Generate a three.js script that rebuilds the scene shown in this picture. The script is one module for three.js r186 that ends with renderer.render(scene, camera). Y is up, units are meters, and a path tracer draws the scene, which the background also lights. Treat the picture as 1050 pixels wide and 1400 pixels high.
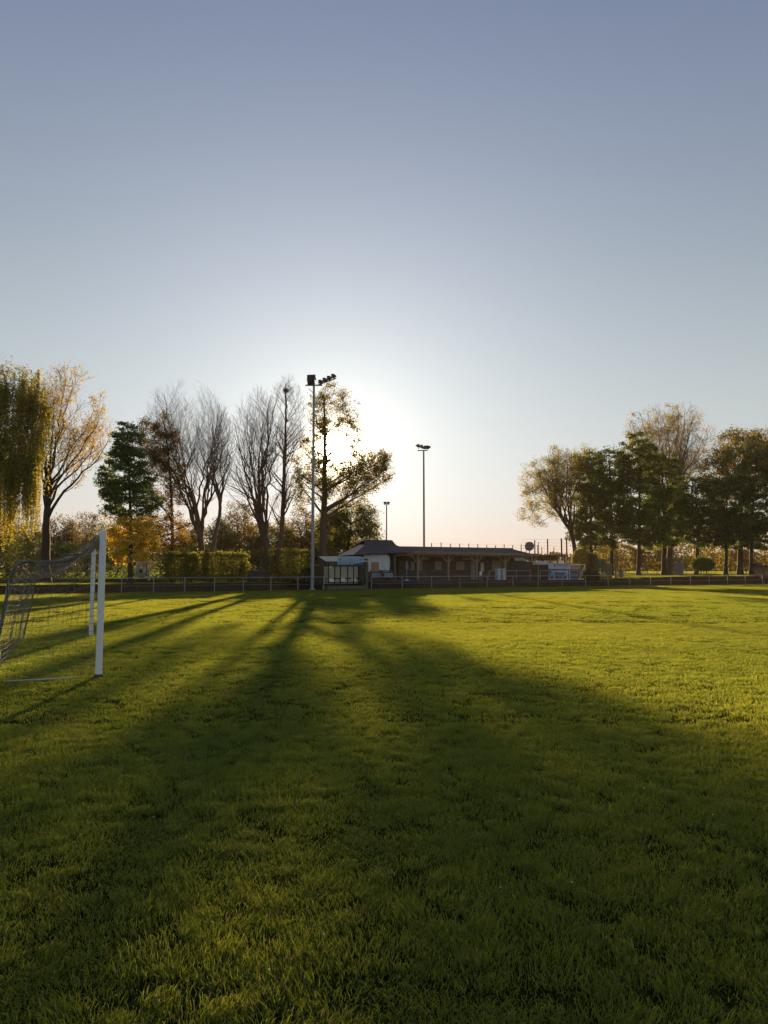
import * as THREE from 'three';
import { mergeGeometries } from 'three/addons/utils/BufferGeometryUtils.js';
import { RoundedBoxGeometry } from 'three/addons/geometries/RoundedBoxGeometry.js';
import { ImprovedNoise } from 'three/addons/math/ImprovedNoise.js';

// ------------------------------------------------------------------ camera, sky, sun, exposure
const scene = new THREE.Scene();
const F = 971, PITCH = 4.6 * Math.PI / 180, EYE = 1.8;            // focal length in pixels of the 1050 x 1400 photograph
const camera = new THREE.PerspectiveCamera(2 * Math.atan(700 / F) * 180 / Math.PI, 768 / 1024, 0.05, 4000);
camera.position.set(0, EYE, 0);
camera.rotation.set(PITCH, 0, 0);
scene.add(camera);

const SUN_EL = 9.5 * Math.PI / 180, SUN_AZ = -3.8 * Math.PI / 180;
const sunDir = new THREE.Vector3(Math.sin(SUN_AZ) * Math.cos(SUN_EL), Math.sin(SUN_EL), -Math.cos(SUN_AZ) * Math.cos(SUN_EL));
const EXPOSURE = 3.0;
{ // clear evening sky: a blue-grey dome, a pale warm horizon and the wide aureole round the low sun
  const w = 2048, h = 1024, a = new Float32Array(w * h * 4);
  for (let j = 0; j < h; j++) {
    const el = ((j + 0.5) / h - 0.5) * Math.PI;
    for (let i = 0; i < w; i++) {
      const ph = ((i + 0.5) / w - 0.5) * 2 * Math.PI;
      const x = Math.cos(el) * Math.cos(ph), y = Math.sin(el), z = Math.cos(el) * Math.sin(ph);
      const g = Math.acos(Math.min(1, x * sunDir.x + y * sunDir.y + z * sunDir.z)) * 180 / Math.PI;
      const e = Math.max(0, el * 180 / Math.PI);
      const low = Math.exp(-e / 18), hz = Math.exp(-e / 5) * (0.25 + 0.75 * Math.exp(-g * g / 3600));
      const wide = Math.exp(-g / 22), gl = Math.exp(-g / 8), gn = Math.exp(-g / 3), gc = Math.exp(-g * g / 2);
      const c = [
        0.020 + 0.800 * low - 0.180 * hz + 0.41 * wide + 0.48 * gl + 0.25 * gn + 36 * gc,
        0.061 + 0.905 * low - 0.540 * hz + 0.42 * wide + 0.42 * gl + 0.2 * gn + 30 * gc,
        0.200 + 0.640 * low - 0.540 * hz + 0.49 * wide + 0.28 * gl + 0.1 * gn + 19 * gc];
      const k = (j * w + i) * 4;
      for (let n = 0; n < 3; n++) a[k + n] = c[n] / EXPOSURE;
      a[k + 3] = 1;
    }
  }
  const t = new THREE.DataTexture(a, w, h, THREE.RGBAFormat, THREE.FloatType);
  t.mapping = THREE.EquirectangularReflectionMapping;
  t.magFilter = t.minFilter = THREE.LinearFilter; t.needsUpdate = true;
  scene.background = t; scene.environment = t;
}
const sun = new THREE.DirectionalLight(new THREE.Color(1, 0.65, 0.30), 4.6);
sun.target.position.set(10, 0, -50); sun.position.copy(sunDir).multiplyScalar(220).add(sun.target.position);
sun.castShadow = true; sun.shadow.radius = 1.2;
sun.shadow.mapSize.set(4096, 4096);
Object.assign(sun.shadow.camera, { left: -90, right: 90, top: 60, bottom: -60, near: 1, far: 500 });
scene.add(sun, sun.target);
scene.fog = new THREE.FogExp2(0xffe4c4, 0.00028);
const renderer = new THREE.WebGLRenderer({ antialias: true });
renderer.setSize(768, 1024);
renderer.toneMapping = THREE.LinearToneMapping;
renderer.toneMappingExposure = EXPOSURE;
renderer.shadowMap.enabled = true;

// ------------------------------------------------------------------ helpers
function rng(seed) { let s = seed >>> 0; return () => { s = (s + 0x6D2B79F5) >>> 0; let t = s; t = Math.imul(t ^ (t >>> 15), t | 1); t ^= t + Math.imul(t ^ (t >>> 7), t | 61); return ((t ^ (t >>> 14)) >>> 0) / 4294967296; }; }
const V = (x, y, z) => new THREE.Vector3(x, y, z);
const lerp = (a, b, t) => a + (b - a) * t, clamp = (x, a, b) => Math.min(b, Math.max(a, x));
const smooth = (a, b, x) => { const t = clamp((x - a) / (b - a), 0, 1); return t * t * (3 - 2 * t); };
const perlin = new ImprovedNoise();
const noise = (x, y, z = 0) => perlin.noise(x + 100.3, y + 57.7, z + 11.1);
const fbm = (x, y, z = 0) => noise(x, y, z) + 0.5 * noise(x * 2.1, y * 2.1, z + 3) + 0.25 * noise(x * 4.3, y * 4.3, z + 7);
// a point in the world from where it shows in the photograph and how far ahead it stands
function at(px, py, depth) {
  const cx = (px - 525) / F, cy = (700 - py) / F, c = Math.cos(PITCH), s = Math.sin(PITCH);
  const t = depth / (c - cy * s);
  return V(cx * t, EYE + t * (cy * c + s), -depth);
}
const metres = (px, depth) => px * depth / F;
// the axes of the sports ground: s runs along the far rail to the right, w away from the pitch behind the rail
const TURN = 26.1 * Math.PI / 180, CU = Math.cos(TURN), SU = Math.sin(TURN), O_D = 64.45;
const SW = (s, w, y = 0) => V(CU * s - SU * w, y, -(O_D + SU * s + CU * w));
const toSW = (x, z) => { const d = -z - O_D; return [CU * x + SU * d, -SU * x + CU * d]; };
const sAt = (px, w) => { const k = (px - 525) / F; return (k * (O_D + CU * w) + SU * w) / (CU - SU * k); };
const yAt = (py, s, w) => at(525, py, -SW(s, w).z).y;

const names = {};
function numbered(n) { const k = names[n] = (names[n] ?? -1) + 1; return k ? `${n}_${String(k).padStart(3, '0')}` : n; }
function thing(name, label, category, pos = V(0, 0, 0), turn = 0, group) {
  const o = new THREE.Group(); o.name = numbered(name); scene.add(o);
  o.position.copy(pos); o.rotation.y = turn; o.userData = { label, category }; if (group) o.userData.group = group;
  return o;
}
const shadowed = (m) => { m.castShadow = m.receiveShadow = true; return m; };
function part(name, geo, mat, parent) { const m = shadowed(new THREE.Mesh(Array.isArray(geo) ? merge(geo) : geo, mat)); m.name = name; parent.add(m); return m; }
function merge(list) {
  const l = list.map((g) => { const q = g.index ? g.toNonIndexed() : g; for (const k of Object.keys(q.attributes)) if (!['position', 'normal', 'uv'].includes(k)) q.deleteAttribute(k); return q; });
  return l.length === 1 ? l[0] : mergeGeometries(l);
}
function struct(name, geo, mat) { const m = shadowed(new THREE.Mesh(Array.isArray(geo) ? merge(geo) : geo, mat)); m.name = numbered(name); m.userData.kind = 'structure'; scene.add(m); return m; }
function box(w, h, d, x, y, z, bevel = 0) { const g = bevel ? new RoundedBoxGeometry(w, h, d, 1, bevel) : new THREE.BoxGeometry(w, h, d); return g.translate(x, y, z); }
function bar(a, b, w, h = w) { // a square bar between two points
  const d = b.clone().sub(a), L = d.length(), g = new THREE.BoxGeometry(w, h, L);
  const m = new THREE.Matrix4().lookAt(b, a, Math.abs(d.y) > 0.95 * L ? V(0, 0, 1) : V(0, 1, 0)); m.setPosition(a.clone().add(b).multiplyScalar(0.5));
  return g.applyMatrix4(m);
}
function rod(a, b, r0, r1 = r0, sides = 10) {
  const d = b.clone().sub(a), L = d.length(), g = new THREE.CylinderGeometry(r1, r0, L, sides, 1);
  const m = new THREE.Matrix4().makeRotationFromQuaternion(new THREE.Quaternion().setFromUnitVectors(V(0, 1, 0), d.normalize())); m.setPosition(a.clone().add(b).multiplyScalar(0.5));
  return g.applyMatrix4(m);
}
function tubeAlong(pts, r, seg = 40, sides = 8) { return new THREE.TubeGeometry(new THREE.CatmullRomCurve3(pts), seg, r, sides); }
function slab(quad, t) { // a sheet with thickness over four corners given counter-clockwise from above
  const up = quad.map((p) => p.clone()), n = up[1].clone().sub(up[0]).cross(up[2].clone().sub(up[0])).normalize(), lo = up.map((p) => p.clone().addScaledVector(n, -t));
  const pos = [], f = (a, b, c, d) => { for (const p of [a, b, c, a, c, d]) pos.push(p.x, p.y, p.z); };
  f(...up); f(lo[3], lo[2], lo[1], lo[0]);
  for (let i = 0; i < 4; i++) { const j = (i + 1) % 4; f(lo[i], lo[j], up[j], up[i]); }
  const g = new THREE.BufferGeometry(); g.setAttribute('position', new THREE.Float32BufferAttribute(pos, 3)); g.computeVertexNormals();
  const uv = []; for (let i = 0; i < pos.length; i += 3) uv.push(pos[i], pos[i + 1] + pos[i + 2]); g.setAttribute('uv', new THREE.Float32BufferAttribute(uv, 2));
  return g;
}
class MB { // triangles with vertex colours, gathered into one mesh
  constructor() { this.p = []; this.c = []; this.i = []; }
  v(x, y, z, r, g, b) { this.p.push(x, y, z); this.c.push(r, g, b); return this.p.length / 3 - 1; }
  tube(pts, rad, sides, col) {
    const n = pts.length; let prev = null; const t = V(0, 0, 0), a = V(0, 0, 0), b = V(0, 0, 0);
    for (let k = 0; k < n; k++) {
      t.copy(pts[Math.min(k + 1, n - 1)]).sub(pts[Math.max(k - 1, 0)]).normalize();
      if (k === 0) a.set(Math.abs(t.y) > 0.9 ? 1 : 0, Math.abs(t.y) > 0.9 ? 0 : 1, 0).cross(t).normalize(); else a.addScaledVector(t, -a.dot(t)).normalize();
      b.copy(t).cross(a);
      const base = this.p.length / 3, r = rad[k];
      for (let s = 0; s < sides; s++) { const q = s / sides * 2 * Math.PI, cs = Math.cos(q) * r, sn = Math.sin(q) * r; this.v(pts[k].x + a.x * cs + b.x * sn, pts[k].y + a.y * cs + b.y * sn, pts[k].z + a.z * cs + b.z * sn, ...col); }
      if (prev !== null) for (let s = 0; s < sides; s++) { const s2 = (s + 1) % sides; this.i.push(prev + s, prev + s2, base + s, prev + s2, base + s2, base + s); }
      prev = base;
    }
  }
  leaf(c, size, R, col) { // a bent four-cornered leaf
    const u = R() * 2 - 1, q = R() * 6.283, k = Math.sqrt(1 - u * u), ax = k * Math.cos(q), ay = u, az = k * Math.sin(q);
    let bx = R() - 0.5, by = R() - 0.5, bz = R() - 0.5; const d = ax * bx + ay * by + az * bz; bx -= d * ax; by -= d * ay; bz -= d * az;
    const L = 1 / (Math.hypot(bx, by, bz) || 1); bx *= L; by *= L; bz *= L;
    const nx = ay * bz - az * by, ny = az * bx - ax * bz, nz = ax * by - ay * bx, h = size * 0.5, w = size * 0.34, f = size * 0.12;
    const i0 = this.v(c.x - ax * h, c.y - ay * h, c.z - az * h, ...col), i1 = this.v(c.x + bx * w + nx * f, c.y + by * w + ny * f, c.z + bz * w + nz * f, ...col);
    const i2 = this.v(c.x + ax * h, c.y + ay * h, c.z + az * h, ...col), i3 = this.v(c.x - bx * w + nx * f, c.y - by * w + ny * f, c.z - bz * w + nz * f, ...col);
    this.i.push(i0, i1, i2, i0, i2, i3);
  }
  get count() { return this.i.length / 3; }
  geo(normals = true) {
    const g = new THREE.BufferGeometry(); g.setAttribute('position', new THREE.Float32BufferAttribute(this.p, 3)); g.setAttribute('color', new THREE.Float32BufferAttribute(this.c, 3)); g.setIndex(this.i);
    if (normals) g.computeVertexNormals(); return g;
  }
}
function texture(n, paint, srgb = true) {
  const d = new Uint8Array(n * n * 4);
  for (let y = 0; y < n; y++) for (let x = 0; x < n; x++) { const c = paint(x / n, y / n), k = (y * n + x) * 4; d[k] = clamp(c[0], 0, 1) * 255; d[k + 1] = clamp(c[1], 0, 1) * 255; d[k + 2] = clamp(c[2], 0, 1) * 255; d[k + 3] = 255; }
  const t = new THREE.DataTexture(d, n, n); t.wrapS = t.wrapT = THREE.RepeatWrapping; t.magFilter = t.minFilter = THREE.LinearFilter; if (srgb) t.colorSpace = THREE.SRGBColorSpace; t.needsUpdate = true; return t;
}
const wrapN = (u, v, f, z = 0) => { const a = u * 6.2832, b = v * 6.2832, k = f / 6.2832; return perlin.noise(Math.cos(a) * k + 9 + z, Math.sin(a) * k + 5 + Math.cos(b) * k, Math.sin(b) * k + 3 + z); };
const grainMap = texture(256, (u, v) => { const k = 0.86 + 0.2 * wrapN(u, v, 14) + 0.16 * wrapN(u, v, 50, 4); return [k, k, k]; });
const woodMap = texture(256, (u, v) => { const k = 0.8 + 0.25 * wrapN(u, v * 0.12, 60) + 0.12 * wrapN(u, v, 30, 2); return [k, k * 0.98, k * 0.95]; });
const soilMap = texture(512, (u, v) => { const k = 0.75 + 0.35 * wrapN(u, v, 26) + 0.3 * wrapN(u, v, 90, 5); return [k, k, k * 0.95]; });
function mat(r, g, b, rough = 0.8, o = {}) { return new THREE.MeshStandardMaterial({ color: new THREE.Color().setRGB(r, g, b), roughness: rough, ...o }); }
const leafMat = (transmission = 0.5) => new THREE.MeshPhysicalMaterial({ vertexColors: true, roughness: 1, transmission, thickness: 0, ior: 1.25, specularIntensity: 0.25, side: THREE.DoubleSide });
const M = {
  bark: new THREE.MeshStandardMaterial({ vertexColors: true, roughness: 0.95 }),
  leaf: leafMat(0.6), thick: leafMat(0.45), blade: leafMat(0.7),
  galv: mat(0.42, 0.44, 0.46, 0.55, { metalness: 0.35, map: grainMap }),
  darkMetal: mat(0.06, 0.06, 0.065, 0.55, { metalness: 0.4 }),
  whitePaint: mat(0.78, 0.79, 0.80, 0.5),
  timber: mat(0.21, 0.165, 0.125, 0.8, { map: woodMap }), paleTimber: mat(0.42, 0.35, 0.26, 0.8, { map: woodMap }),
  brick: mat(0.125, 0.115, 0.11, 0.9, { map: grainMap }), felt: new THREE.MeshPhysicalMaterial({ color: new THREE.Color().setRGB(0.15, 0.14, 0.145), roughness: 1, specularIntensity: 0.15, map: grainMap }),
  glass: new THREE.MeshPhysicalMaterial({ color: 0xffffff, transmission: 1, thickness: 0, roughness: 0.12, ior: 1.45 }),
};

// ------------------------------------------------------------------ ground
const inTerrace = (s, w) => w > 2.2 && w < 14 && s > -4 && s < 27;
function bankH(s) { return lerp(0.62, 0.95, smooth(26, 40, s)); }
function rise(s, w) { const lo = (s > -8.5 && s < -0.5) ? 2.2 : 0.75; return bankH(s) * smooth(lo, lo + 1.5, w); }
function groundY(x, z) {
  const [s, w] = toSW(x, z);
  const near = 0.030 * noise(x * 0.25, z * 0.25) + 0.016 * noise(x * 0.9, z * 0.9, 4);
  return near * (1 - smooth(-12, 0, w)) + rise(s, w) + (w > 3 && !inTerrace(s, w) ? 0.05 * noise(x * 0.3, z * 0.3, 8) : 0);
}
{
  const ws = [], ss = [];
  for (const [a, b, st] of [[-300, -120, 30], [-120, -64, 4], [-64, -40, 0.5], [-40, -2, 1], [-2, 0, 0.5], [0.4, 3.6, 0.2], [3.8, 20, 1.2], [20, 90, 5], [90, 300, 30], [300, 2400, 300]]) for (let w = a; w < b - 1e-6; w += st) ws.push(w);
  for (const [a, b, st] of [[-2400, -300, 300], [-300, -70, 23], [-70, -40, 1.5], [-40, -10, 0.5], [-10, 60, 1], [60, 110, 5], [110, 300, 19], [300, 2401, 300]]) for (let s = a; s < b - 1e-6; s += st) ss.push(s);
  const p = [], c = [], uv = [], idx = [], n = ss.length;
  for (const w of ws) for (const s of ss) {
    const q = SW(s, w); p.push(q.x, groundY(q.x, q.z), q.z); uv.push(s / 2.5, w / 2.5);
    const far = smooth(2.6, 4, w), bank = smooth(0.3, 0.8, w) * (1 - smooth(2.2, 3.0, w)), m = 0.5 + 0.5 * fbm(q.x * 0.05, q.z * 0.05);
    let col = [0.045, 0.055, 0.013];
    if (far) col = col.map((k, i) => lerp(k, [0.055, 0.062, 0.016][i], far));
    if (w > 60) col = [0.085, 0.10, 0.022];
    col = col.map((k, i) => lerp(k, [0.12, 0.09, 0.065][i], bank));
    c.push(...col.map((k) => k * (0.75 + 0.5 * m)));
  }
  for (let j = 0; j < ws.length - 1; j++) for (let i = 0; i < n - 1; i++) { const a = j * n + i; idx.push(a, a + 1, a + n, a + 1, a + n + 1, a + n); }
  const g = new THREE.BufferGeometry(); g.setAttribute('position', new THREE.Float32BufferAttribute(p, 3)); g.setAttribute('uv', new THREE.Float32BufferAttribute(uv, 2)); g.setAttribute('color', new THREE.Float32BufferAttribute(c, 3)); g.setIndex(idx); g.computeVertexNormals();
  struct('ground', g, new THREE.MeshPhysicalMaterial({ vertexColors: true, roughness: 1, specularIntensity: 0, map: soilMap, bumpMap: soilMap, bumpScale: 0.02 }));
}
{ // paved terrace in front of the clubhouse, a sheet above the ground
  const q = (s, w) => SW(s, w, bankH(s) + 0.035);
  struct('terrace_paving', slab([q(-3, 2.55), q(26, 2.55), q(26, 9), q(-3, 9)], 0.03), mat(0.26, 0.19, 0.13, 0.9, { map: soilMap }));
}

// ------------------------------------------------------------------ grass: blades in patches, the patches strewn over the pitch
{
  const R = rng(11), root = new THREE.Group(); root.name = 'grass'; root.userData = { kind: 'stuff', label: 'short green grass covering the whole football pitch', category: 'grass' }; scene.add(root);
  function patch(size, count, hMin, hMax, width, segs) {
    const b = new MB(), tuft = []; for (let i = 0; i < 16 * size * size / 0.36; i++) tuft.push([(R() - 0.5) * size * 1.1, (R() - 0.5) * size * 1.1, R(), R() * 6.283, 0.03 + 0.05 * R()]);
    for (let i = 0; i < count; i++) {
      let x = (R() - 0.5) * size * 1.22, z = (R() - 0.5) * size * 1.22, tv = 0.25, la = R() * 6.283;
      if (R() < 0.5) { const t = tuft[Math.floor(R() * tuft.length)], q = R() * 6.283, r = t[4] * Math.sqrt(R()) * 1.6; x = t[0] + Math.cos(q) * r; z = t[1] + Math.sin(q) * r; tv = t[2]; la = t[3] + (R() - 0.5) * 2; }
      const lift = 0.7 + 0.5 * tv, h = lerp(hMin, hMax, Math.pow(R(), 1.3)) * lift, a = R() * 6.283, lean = (0.2 + 0.95 * R()) * h, w = width * (0.7 + 0.6 * R());
      const dx = Math.cos(a) * w / 2, dz = Math.sin(a) * w / 2, lx = Math.cos(la) * lean, lz = Math.sin(la) * lean;
      const dry = R(), t = clamp(R() * 0.6 + tv * 0.4, 0, 1); let col = dry < 0.06 ? [0.30, 0.25, 0.11] : [lerp(0.15, 0.315, t), lerp(0.215, 0.375, t), lerp(0.028, 0.04, t)];
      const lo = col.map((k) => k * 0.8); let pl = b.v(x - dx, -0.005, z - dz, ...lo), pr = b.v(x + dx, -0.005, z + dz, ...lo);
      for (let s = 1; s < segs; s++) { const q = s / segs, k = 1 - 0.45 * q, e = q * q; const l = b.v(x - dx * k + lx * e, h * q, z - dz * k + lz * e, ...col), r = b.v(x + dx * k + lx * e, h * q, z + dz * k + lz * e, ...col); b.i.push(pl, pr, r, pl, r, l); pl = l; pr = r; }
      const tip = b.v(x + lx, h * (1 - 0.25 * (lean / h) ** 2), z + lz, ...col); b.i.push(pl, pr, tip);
    }
    return b.geo(false);
  }
  const zones = [ // nearest, farthest, patch size, spacing, variants
    { d0: 0.8, d1: 8.5, size: 0.36, n: 1600, h: [0.018, 0.058], w: 0.0034, segs: 3, kinds: 5 },
    { d0: 8.5, d1: 24, size: 0.8, n: 3300, h: [0.02, 0.06], w: 0.0055, segs: 2, kinds: 4 },
    { d0: 24, d1: 120, size: 1.6, n: 3000, h: [0.024, 0.058], w: 0.013, segs: 1, kinds: 3 },
    { d0: 120, d1: 260, size: 5, n: 3400, h: [0.05, 0.14], w: 0.05, segs: 1, kinds: 2 }];
  // worn wheel tracks leading from the camera towards the tall mast
  const track = (x, d) => Math.max(...[-0.75, 0.75].map((k) => Math.exp(-(((x + 0.6 + (d - 3) * 0.092 + 0.12 * Math.sin(d * 0.5) - k) / 0.28) ** 2)))) * (1 - smooth(24, 45, d));
  const m4 = new THREE.Matrix4(), e = new THREE.Euler(), q4 = new THREE.Quaternion(), col = new THREE.Color();
  for (const z of zones) {
    const places = Array.from({ length: z.kinds }, () => []);
    for (let d = z.d0 + z.size / 2; d < z.d1; d += z.size) {
      const half = 0.6 * d + 3.5;
      for (let x = -half; x < half; x += z.size) {
        const px = x + (R() - 0.5) * z.size * 0.4, pd = d + (R() - 0.5) * z.size * 0.4, [s, w] = toSW(px, -pd);
        if (w > 0.5 && (w < 2.3 || inTerrace(s, w) || w > 190 || (s < -16 && w > 8.8 && w < 27.5))) continue;
        if (w > 0.2 && s > -9 && s < 0) continue;
        places[Math.floor(R() * z.kinds)].push([px, pd]);
      }
    }
    for (const list of places) {
      const im = new THREE.InstancedMesh(patch(z.size, z.n, ...z.h, z.w, z.segs), M.blade, list.length); im.name = 'grass_patch';
      list.forEach(([x, d], k) => {
        const big = fbm(x * 0.12, d * 0.12, 2), fine = noise(x * 0.8, d * 0.8, 6), hk = clamp(0.9 + 0.35 * big + 0.45 * fine - 0.35 * track(x, d), 0.4, 1.6);
        e.set(0, R() * 6.283, 0); q4.setFromEuler(e);
        m4.compose(V(x, groundY(x, -d), -d), q4, V(1.18, hk, 1.18)); im.setMatrixAt(k, m4);
        const y = clamp(0.5 + 0.5 * noise(x * 0.07, d * 0.07, 20) + 0.25 * fine, 0, 1); col.setRGB(lerp(0.82, 1.18, y), lerp(0.92, 1.06, y), lerp(0.95, 1.0, y)); im.setColorAt(k, col);
      });
      shadowed(im); root.add(im);
    }
  }
  // a few daisies in the near grass
  const petal = new THREE.SphereGeometry(0.005, 6, 4).scale(1, 0.5, 1), im = new THREE.InstancedMesh(petal, mat(0.75, 0.75, 0.72), 26); im.name = 'daisies'; im.userData = { kind: 'stuff' };
  for (let k = 0; k < 26; k++) { const d = 3 + 9 * R(), x = (R() - 0.5) * 1.1 * d; m4.compose(V(x, groundY(x, -d) + 0.05 + 0.02 * R(), -d), new THREE.Quaternion(), V(1, 1, 1)); im.setMatrixAt(k, m4); }
  root.add(shadowed(im));
}

// ------------------------------------------------------------------ trees
const BARK = { brown: [0.115, 0.08, 0.055], grey: [0.10, 0.085, 0.07], dark: [0.035, 0.028, 0.022] };
function tree(o) {
  // o: name, label, category, group, D, trunk: [[px, py] ...] in the photograph, r (trunk radius), blobs [[px, py, rx, ry] ...], limbs, habit, twigs, leaf {n, size, cols, spread}
  const R = rng(o.seed), D = o.D, rr = (a, b) => a + (b - a) * R();
  const base = at(o.trunk[0][0], o.trunk[0][1], D); base.y = groundY(base.x, base.z) - 0.08;
  const root = thing(o.name, o.label, 'tree', base, 0, o.group), loc = (p) => p.clone().sub(base);
  const tp = o.trunk.map(([x, y, dz = 0], i) => i ? loc(at(x, y, D + dz)) : V(0, 0, 0));
  const curve = new THREE.CatmullRomCurve3(tp), trunkL = curve.getLength(), bc = BARK[o.bark ?? 'brown'];
  const bark = () => { const k = rr(0.8, 1.2); return bc.map((c) => c * k); };
  const blobs = o.blobs.map(([x, y, rx, ry, dz = 0, kz = 0.9]) => ({ c: loc(at(x, y, D + dz)), r: V(metres(rx, D), metres(ry, D), metres(rx * kz, D)) }));
  const depthIn = (p) => { let m = 9; for (const b of blobs) m = Math.min(m, ((p.x - b.c.x) / b.r.x) ** 2 + ((p.y - b.c.y) / b.r.y) ** 2 + ((p.z - b.c.z) / b.r.z) ** 2); return m; };
  const trunk = new MB(), wood = o.leafless ? null : new MB(), twig = new MB(), crown = o.leaf ? new MB() : null;
  const NT = Math.max(6, Math.ceil(trunkL / 0.7)), tpts = [], trad = [], topR = o.topR ?? 0.3;
  for (let k = 0; k <= NT; k++) { const t = k / NT, p = curve.getPointAt(t); if (k) p.add(V(rr(-1, 1), 0, rr(-1, 1)).multiplyScalar(o.r * 0.12)); tpts.push(p); trad.push(o.r * (lerp(1, topR, t) + 0.55 * Math.exp(-t * trunkL / 0.45))); }
  trunk.tube(tpts, trad, 9, bark());
  const W = blobs.map((b) => b.r.x * b.r.y + 0.3), WS = W.reduce((a, b) => a + b, 0), UP = V(0, 1, 0);
  const leafSpots = [], nodes = tpts.filter((p, k) => k / NT > 0.3).map((p) => p.clone());
  const twigR = o.twigR ?? 0.007, maxLevel = o.levels ?? 4, up = o.up ?? 0.35;
  function grow(p0, dir, len, r, level) {
    let L = len; const d = dir.clone().normalize(), n = level >= maxLevel ? 2 : level === maxLevel - 1 ? 3 : 5;
    for (let tries = 0; tries < 3; tries++) { if (depthIn(p0.clone().addScaledVector(d, L).addScaledVector(UP, up * L * 0.3)) < 1.15) break; L *= 0.6; if (tries === 2 && R() < 0.65) return; }
    const pts = [p0.clone()], rad = [r], q = p0.clone(), v = d.clone();
    for (let k = 1; k <= n; k++) { v.addScaledVector(UP, up / n).add(V(rr(-1, 1), rr(-1, 1), rr(-1, 1)).multiplyScalar(o.wiggle ?? 0.16)).normalize(); q.addScaledVector(v, L / n); pts.push(q.clone()); rad.push(lerp(r, level >= maxLevel ? r * 0.5 : Math.max(twigR, r * 0.4), k / n)); }
    (level <= 2 ? trunk : twig).tube(pts, rad, level <= 2 ? 5 : 3, bark());
    kids(pts, rad, L, level);
  }
  function kids(pts, rad, L, level) {
    const n = pts.length - 1;
    if (level >= maxLevel - 1) for (let k = level >= maxLevel ? 0 : 1; k <= n; k++) leafSpots.push(pts[k]);
    if (level >= maxLevel) return;
    const gap = (o.gaps ?? [0.55, 0.36, 0.24])[Math.min(2, level - 1)], cnt = Math.max(2, Math.round(L * (level === 1 ? 0.8 : 0.85) / gap * (o.twigs ?? 1)));
    for (let c = 0; c < cnt; c++) {
      const t = (level === 1 ? 0.22 : 0.15) + ((level === 1 ? 0.76 : 0.83)) * (c + R()) / cnt, f = t * n, k = Math.min(n - 1, Math.floor(f)), p = pts[k].clone().lerp(pts[k + 1], f - k), tan = pts[k + 1].clone().sub(pts[k]).normalize();
      const side = V(rr(-1, 1), rr(-0.5, 0.7), rr(-1, 1)); side.addScaledVector(tan, -side.dot(tan)).normalize();
      const ang = rr(0.45, 0.95) * (o.spreadAng ?? 1), dir = tan.multiplyScalar(Math.cos(ang)).addScaledVector(side, Math.sin(ang));
      const len = level === 1 ? rr(0.25, 0.5) * (o.side ?? 1) * L * (1.05 - 0.6 * t) + 0.4 : level === 2 ? rr(0.35, 0.65) * L * (1.1 - 0.5 * t) + 0.25 : rr(0.3, 0.7) * (o.twigL ?? 1);
      grow(p, dir, Math.min(len, level === 1 ? 5.5 : 2.2), Math.max(twigR, lerp(rad[k], rad[k + 1], f - k) * (level === 1 ? 0.4 : 0.42)), level + 1);
    }
  }
  for (let i = 0; i < o.limbs; i++) {
    let target = null;
    for (let tries = 0; tries < 12; tries++) {
      let pick = R() * WS, bi = 0; while (bi < W.length - 1 && (pick -= W[bi]) > 0) bi++;
      const b = blobs[bi], a = i * 2.39996 + rr(-0.4, 0.4), y = o.habit === 'vase' ? rr(o.low ?? -0.1, 0.97) : rr(-0.75, 0.98), k = Math.sqrt(1 - y * y) * (o.habit === 'vase' ? rr(0.75, 1) : 1);
      target = V(b.c.x + Math.cos(a) * k * b.r.x * 0.9, b.c.y + y * b.r.y * 0.93, b.c.z + Math.sin(a) * k * b.r.z * 0.9);
      if (depthIn(target) > 0.55) break;
    }
    let t;
    const hd = (q) => Math.hypot(target.x - q.x, target.z - q.z), t0 = o.t0 ?? 0.4;
    if (o.habit === 'vase') t = rr(t0, 1); else { t = t0; for (let k = 0; k <= 12; k++) { const tt = Math.min(0.999, t0 + (1 - t0) * k / 12), q = curve.getPointAt(tt); if (q.y < target.y - hd(q) * (o.rise ?? 0.5)) t = tt; } t = clamp(t + rr(-0.05, 0.05), t0 * 0.9, 0.995); }
    const p0 = curve.getPointAt(t), d = target.clone().sub(p0), L = d.length(); if (L < 0.6) continue;
    const out = V(d.x, 0, d.z), tan = curve.getTangentAt(t);
    const c1 = p0.clone().addScaledVector(tan, L * (o.habit === 'vase' ? 0.28 : 0.08)).addScaledVector(d, 0.18).addScaledVector(out, o.habit === 'vase' ? 0.1 : 0.12), c2 = target.clone().addScaledVector(d, -0.3).addScaledVector(UP, -L * (o.habit === 'vase' ? 0.12 : 0.04) * (o.droop ? -1 : 1));
    const bz = new THREE.CubicBezierCurve3(p0, c1, c2, target), n = Math.max(5, Math.ceil(L / 0.9)), pts = [], rad = [], r0 = Math.min(o.r * lerp(1, topR, t) * (o.limbR ?? 0.55), 0.028 * L + 0.03);
    for (let k = 0; k <= n; k++) { const p = bz.getPoint(k / n); if (k) p.add(V(rr(-1, 1), rr(-0.6, 0.6), rr(-1, 1)).multiplyScalar((o.kink ?? 0.03) * Math.sqrt(L))); pts.push(p); rad.push(lerp(r0, Math.max(twigR * 1.3, r0 * 0.14), Math.pow(k / n, 0.8))); }
    trunk.tube(pts, rad, 6, bark()); nodes.push(...pts);
    kids(pts, rad, L, 1);
  }
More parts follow.
